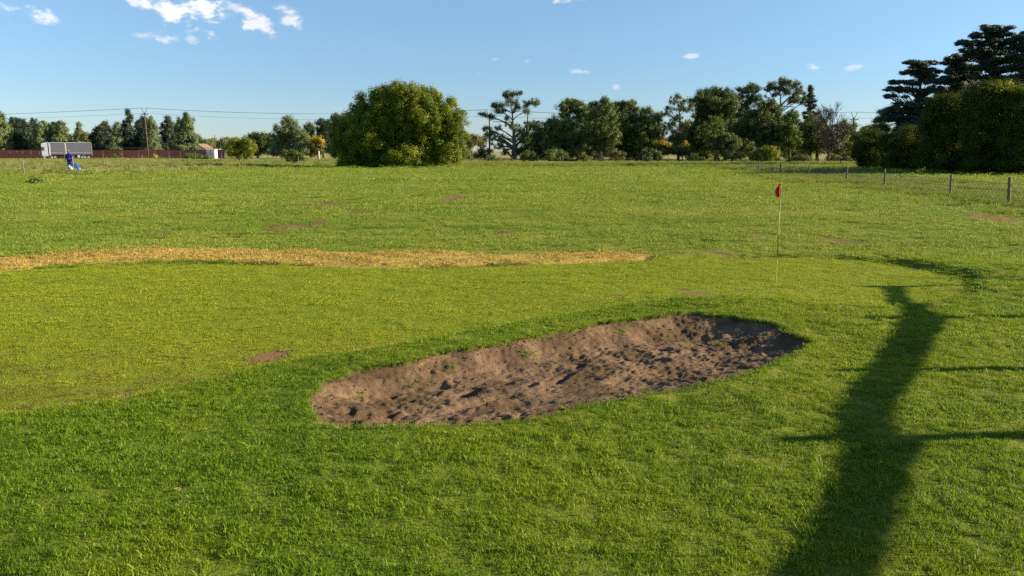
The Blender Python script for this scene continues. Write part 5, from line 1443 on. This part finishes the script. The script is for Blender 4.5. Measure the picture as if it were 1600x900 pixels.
# cloth profile: shadow edges (y, x_left, x_right) measured on the ground
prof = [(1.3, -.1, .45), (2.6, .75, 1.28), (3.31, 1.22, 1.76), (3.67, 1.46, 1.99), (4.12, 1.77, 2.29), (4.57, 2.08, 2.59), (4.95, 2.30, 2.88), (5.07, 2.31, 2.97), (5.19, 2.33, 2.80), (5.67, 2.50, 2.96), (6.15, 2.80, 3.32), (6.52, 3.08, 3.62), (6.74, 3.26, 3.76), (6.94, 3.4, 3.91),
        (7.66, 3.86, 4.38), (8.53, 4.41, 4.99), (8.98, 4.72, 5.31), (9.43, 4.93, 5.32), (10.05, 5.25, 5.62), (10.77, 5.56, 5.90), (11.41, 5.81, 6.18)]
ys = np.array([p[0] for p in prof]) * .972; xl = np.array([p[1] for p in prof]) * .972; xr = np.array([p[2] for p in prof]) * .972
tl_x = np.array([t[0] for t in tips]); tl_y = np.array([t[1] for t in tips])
me = bpy.data.meshes.new('shadow_strip')
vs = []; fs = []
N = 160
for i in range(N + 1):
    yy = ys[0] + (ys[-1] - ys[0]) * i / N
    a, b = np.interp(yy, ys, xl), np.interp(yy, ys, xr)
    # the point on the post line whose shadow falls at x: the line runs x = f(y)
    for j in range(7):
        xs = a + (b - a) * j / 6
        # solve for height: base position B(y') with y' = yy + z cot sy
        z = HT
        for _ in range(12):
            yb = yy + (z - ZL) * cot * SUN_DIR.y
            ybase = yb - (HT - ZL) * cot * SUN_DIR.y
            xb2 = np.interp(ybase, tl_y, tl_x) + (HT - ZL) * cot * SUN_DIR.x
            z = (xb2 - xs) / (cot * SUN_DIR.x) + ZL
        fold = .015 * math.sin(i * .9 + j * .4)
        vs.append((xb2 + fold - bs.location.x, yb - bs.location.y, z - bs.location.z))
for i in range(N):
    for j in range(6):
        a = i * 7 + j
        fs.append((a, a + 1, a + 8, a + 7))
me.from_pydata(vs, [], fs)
co = link_mesh('shadow_strip', me, bs, simple('shadow_strip_cloth', (.03, .05, .035), .9, .1, .2, 20), True)
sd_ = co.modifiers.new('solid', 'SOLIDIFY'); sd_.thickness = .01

# ------------------------------------------------------------------ person with sacks
def skin_body(name, joints, edges, mat, parent, sub=2):
    me = bpy.data.meshes.new(name)
    keys = list(joints)
    me.from_pydata([joints[k][0] for k in keys], [(keys.index(a), keys.index(b)) for a, b in edges], [])
    o = link_mesh(name, me, parent, mat)
    md = o.modifiers.new('skin', 'SKIN')
    me.skin_vertices[0].data.foreach_get
    for i, k in enumerate(keys):
        r = joints[k][1]
        me.skin_vertices[0].data[i].radius = (r, r) if not hasattr(r, '__len__') else r
        me.skin_vertices[0].data[i].use_root = (i == 0)
    md.use_smooth_shade = True
    s_ = o.modifiers.new('sub', 'SUBSURF'); s_.levels = sub; s_.render_levels = sub
    return o

pd = 68.0
px_, = (at(107, HOR, pd).x,)
pz = tz(px_, pd)
per = empty('person', (px_, pd, pz - .02))
per.scale = (1.04, 1.04, 1.04)
tag(per, 'person in blue overalls and a cap standing by the fence with sacks', 'person')
# stands facing left/away from the camera, right hand towards the blue sack; x right, -y to the camera
J = {
 'pelvis': ((0, 0, .93), (.15, .12)), 'waist': ((0, 0, 1.08), (.145, .105)), 'chest': ((.0, .01, 1.28), (.18, .12)), 'neckb': ((.0, .02, 1.45), (.085, .07)), 'neck': ((-.01, 0, 1.51), .052),
 'chin': ((-.035, -.01, 1.57), .062), 'head': ((-.03, -.0, 1.65), (.080, .094)), 'crown': ((-.025, .005, 1.735), .068),
 'shL': ((-.19, 0, 1.40), .07), 'elL': ((-.25, -.03, 1.12), .048), 'wrL': ((-.22, -.16, .92), .032), 'haL': ((-.215, -.20, .85), (.038, .022)),
 'shR': ((.19, 0, 1.40), .07), 'elR': ((.30, .02, 1.14), .048), 'wrR': ((.26, -.10, .90), .032), 'haR': ((.27, -.15, .83), (.038, .022)),
 'hiL': ((-.10, 0, .88), .10), 'knL': ((-.11, -.02, .48), .065), 'anL': ((-.11, .02, .09), .042), 'foL': ((-.13, -.13, .035), (.045, .03)),
 'hiR': ((.10, 0, .88), .10), 'knR': ((.13, -.03, .48), .065), 'anR': ((.15, .03, .09), .042), 'foR': ((.19, -.11, .035), (.045, .03)),
}
Ed = [('pelvis', 'waist'), ('waist', 'chest'), ('chest', 'neckb'), ('neckb', 'neck'), ('neck', 'chin'), ('chin', 'head'), ('head', 'crown'), ('neckb', 'shL'), ('shL', 'elL'), ('elL', 'wrL'), ('wrL', 'haL'), ('neckb', 'shR'), ('shR', 'elR'), ('elR', 'wrR'), ('wrR', 'haR'),
      ('pelvis', 'hiL'), ('hiL', 'knL'), ('knL', 'anL'), ('anL', 'foL'), ('pelvis', 'hiR'), ('hiR', 'knR'), ('knR', 'anR'), ('anR', 'foR')]
# fingers join the palm
for s_, hx_, hy_ in (('L', -.215, -.20), ('R', .27, -.15)):
    for q in range(4):
        a = f'f{q}{s_}'; b = f'g{q}{s_}'
        ox = (q - 1.5) * .019
        J[a] = ((hx_ + ox, hy_ - .025, .80 - (.0 if q in (0, 3) else .008)), .009); J[b] = ((hx_ + ox, hy_ - .02, .765 - (.0 if q in (0, 3) else .012)), .008)
        Ed += [('ha' + s_, a), (a, b)]
    J['t' + s_] = ((hx_ + (.045 if s_ == 'L' else -.045), hy_ - .02, .83), .010)
    Ed.append(('ha' + s_, 't' + s_))
body = skin_body('body', J, Ed, simple('skin', (.085, .045, .028), .6, .3, .1, 10), per)
C = {k: (J[k][0], tuple(v + .028 for v in (J[k][1] if hasattr(J[k][1], '__len__') else (J[k][1],) * 2))) for k in ('pelvis', 'waist', 'chest', 'shL', 'elL', 'wrL', 'shR', 'elR', 'wrR', 'hiL', 'knL', 'anL', 'hiR', 'knR', 'anR')}
C['neckb'] = (J['neckb'][0], (.10, .085))
C['wrL'] = ((-.225, -.14, .95), .055); C['wrR'] = ((.262, -.085, .93), .055)
CE = [e for e in Ed if e[0] in C and e[1] in C]
m = new_mat('blue_overalls'); g = NG(m); n_ = g.noise(g.obj(), 7, 5, .6)
g.out(g.bsdf(g.mix(n_, (.008, .018, .15), (.016, .038, .30)), .8, .2, 0, g.bump(n_, .6, .03)))
skin_body('overalls', C, CE, m, per)
mb = MB(); mb.tube([(-.025, 0, 1.70), (-.025, 0, 1.76), (-.025, .0, 1.795), (-.025, 0, 1.81)], [.105, .102, .075, .02], 14)
mb.box((-.06, -.12, 1.705), (.15, .12, .015), 0); mb.build('cap', simple('tan_cap', (.25, .17, .13), .8), per, True)
fm = MB()
fm.box((-.055, -.088, 1.665), (.018, .01, .01)); fm.box((-.005, -.090, 1.665), (.018, .01, .01)); fm.build('eyes', simple('eye', (.5, .5, .48), .3), per)
fm = MB(); fm.tube([(-.03, -.09, 1.67), (-.032, -.112, 1.63)], [.008, .016], 6); fm.build('nose', simple('nose_skin', (.085, .045, .028), .6), per)
fm = MB(); fm.tube([(-.05, -.088, 1.60), (-.032, -.096, 1.597), (-.012, -.088, 1.60)], .006, 6); fm.build('mouth', simple('lips', (.10, .035, .03), .5), per)
for sg in (-1, 1):
    mb = MB(); p_ = Vector(J['foL' if sg < 0 else 'foR'][0]); q_ = Vector(J['anL' if sg < 0 else 'anR'][0])
    mb.tube([q_ + Vector((0, .06, -.03)), q_ + Vector((0, -.0, -.03)), p_ + Vector((0, -.02, .02)), p_ + Vector((0, -.07, .008))], [.05, .062, .052, .03], 10); mb.build('boot', simple('boot', (.03, .025, .02), .7), per, True)

def sack(name, label, loc, prof_, mat, squash=(1, .7), lean=0, cat='sack'):
    r = empty(name, loc); tag(r, label, cat)
    bm = bmesh.new()
    n = 20; rings = []
    for (z, rad, ox) in prof_:
        ring = []
        for k in range(n):
            a = 2 * math.pi * k / n
            w = 1 + .08 * math.sin(a * 5 + z * 9) + .05 * math.sin(a * 3 + z * 17)
            ring.append(bm.verts.new((ox + rad * w * math.cos(a) * squash[0], rad * w * math.sin(a) * squash[1], z)))
        rings.append(ring)
    for a, b in zip(rings, rings[1:]):
        for k in range(n): bm.faces.new((a[k], a[(k + 1) % n], b[(k + 1) % n], b[k]))
    bm.faces.new(rings[0][::-1]); bm.faces.new(rings[-1])
    me = bpy.data.meshes.new('bag'); bm.to_mesh(me); bm.free()
    link_mesh('bag', me, r, mat, True)
    return r
bx = at(117.5, HOR, pd - .3).x
s1 = sack('blue_sack', 'bulging bright blue sack beside the person at the fence', (bx, pd - .3, tz(bx, pd - .3)), [(0, .12, .12), (.05, .27, .10), (.22, .32, .04), (.42, .30, -.06), (.60, .22, -.16), (.72, .10, -.24), (.78, .05, -.28), (.84, .09, -.30)], simple('blue_plastic', (.015, .085, .32), .35, .5, .2, 8, 0, .5))
mb = MB(); mb.tube([(-.33, 0, .775), (-.23, 0, .785)], [.062, .062], 10); mb.build('tie', M_POSTD, s1)
bx = at(107, HOR, pd - .8).x
s2 = sack('white_sack', 'white sack on the ground at the feet of the person in blue', (bx, pd - .8, tz(bx, pd - .8)), [(0, .12, 0), (.05, .24, 0), (.22, .27, -.02), (.38, .21, -.05), (.48, .10, -.08), (.52, .05, -.09), (.57, .08, -.10)], simple('white_plastic', (.36, .38, .42), .4, .5, .1, 8, 0, .5))
mb = MB(); mb.tube([(-.13, 0, .515), (-.05, 0, .52)], [.055, .055], 10); mb.build('tie', M_POSTD, s2)
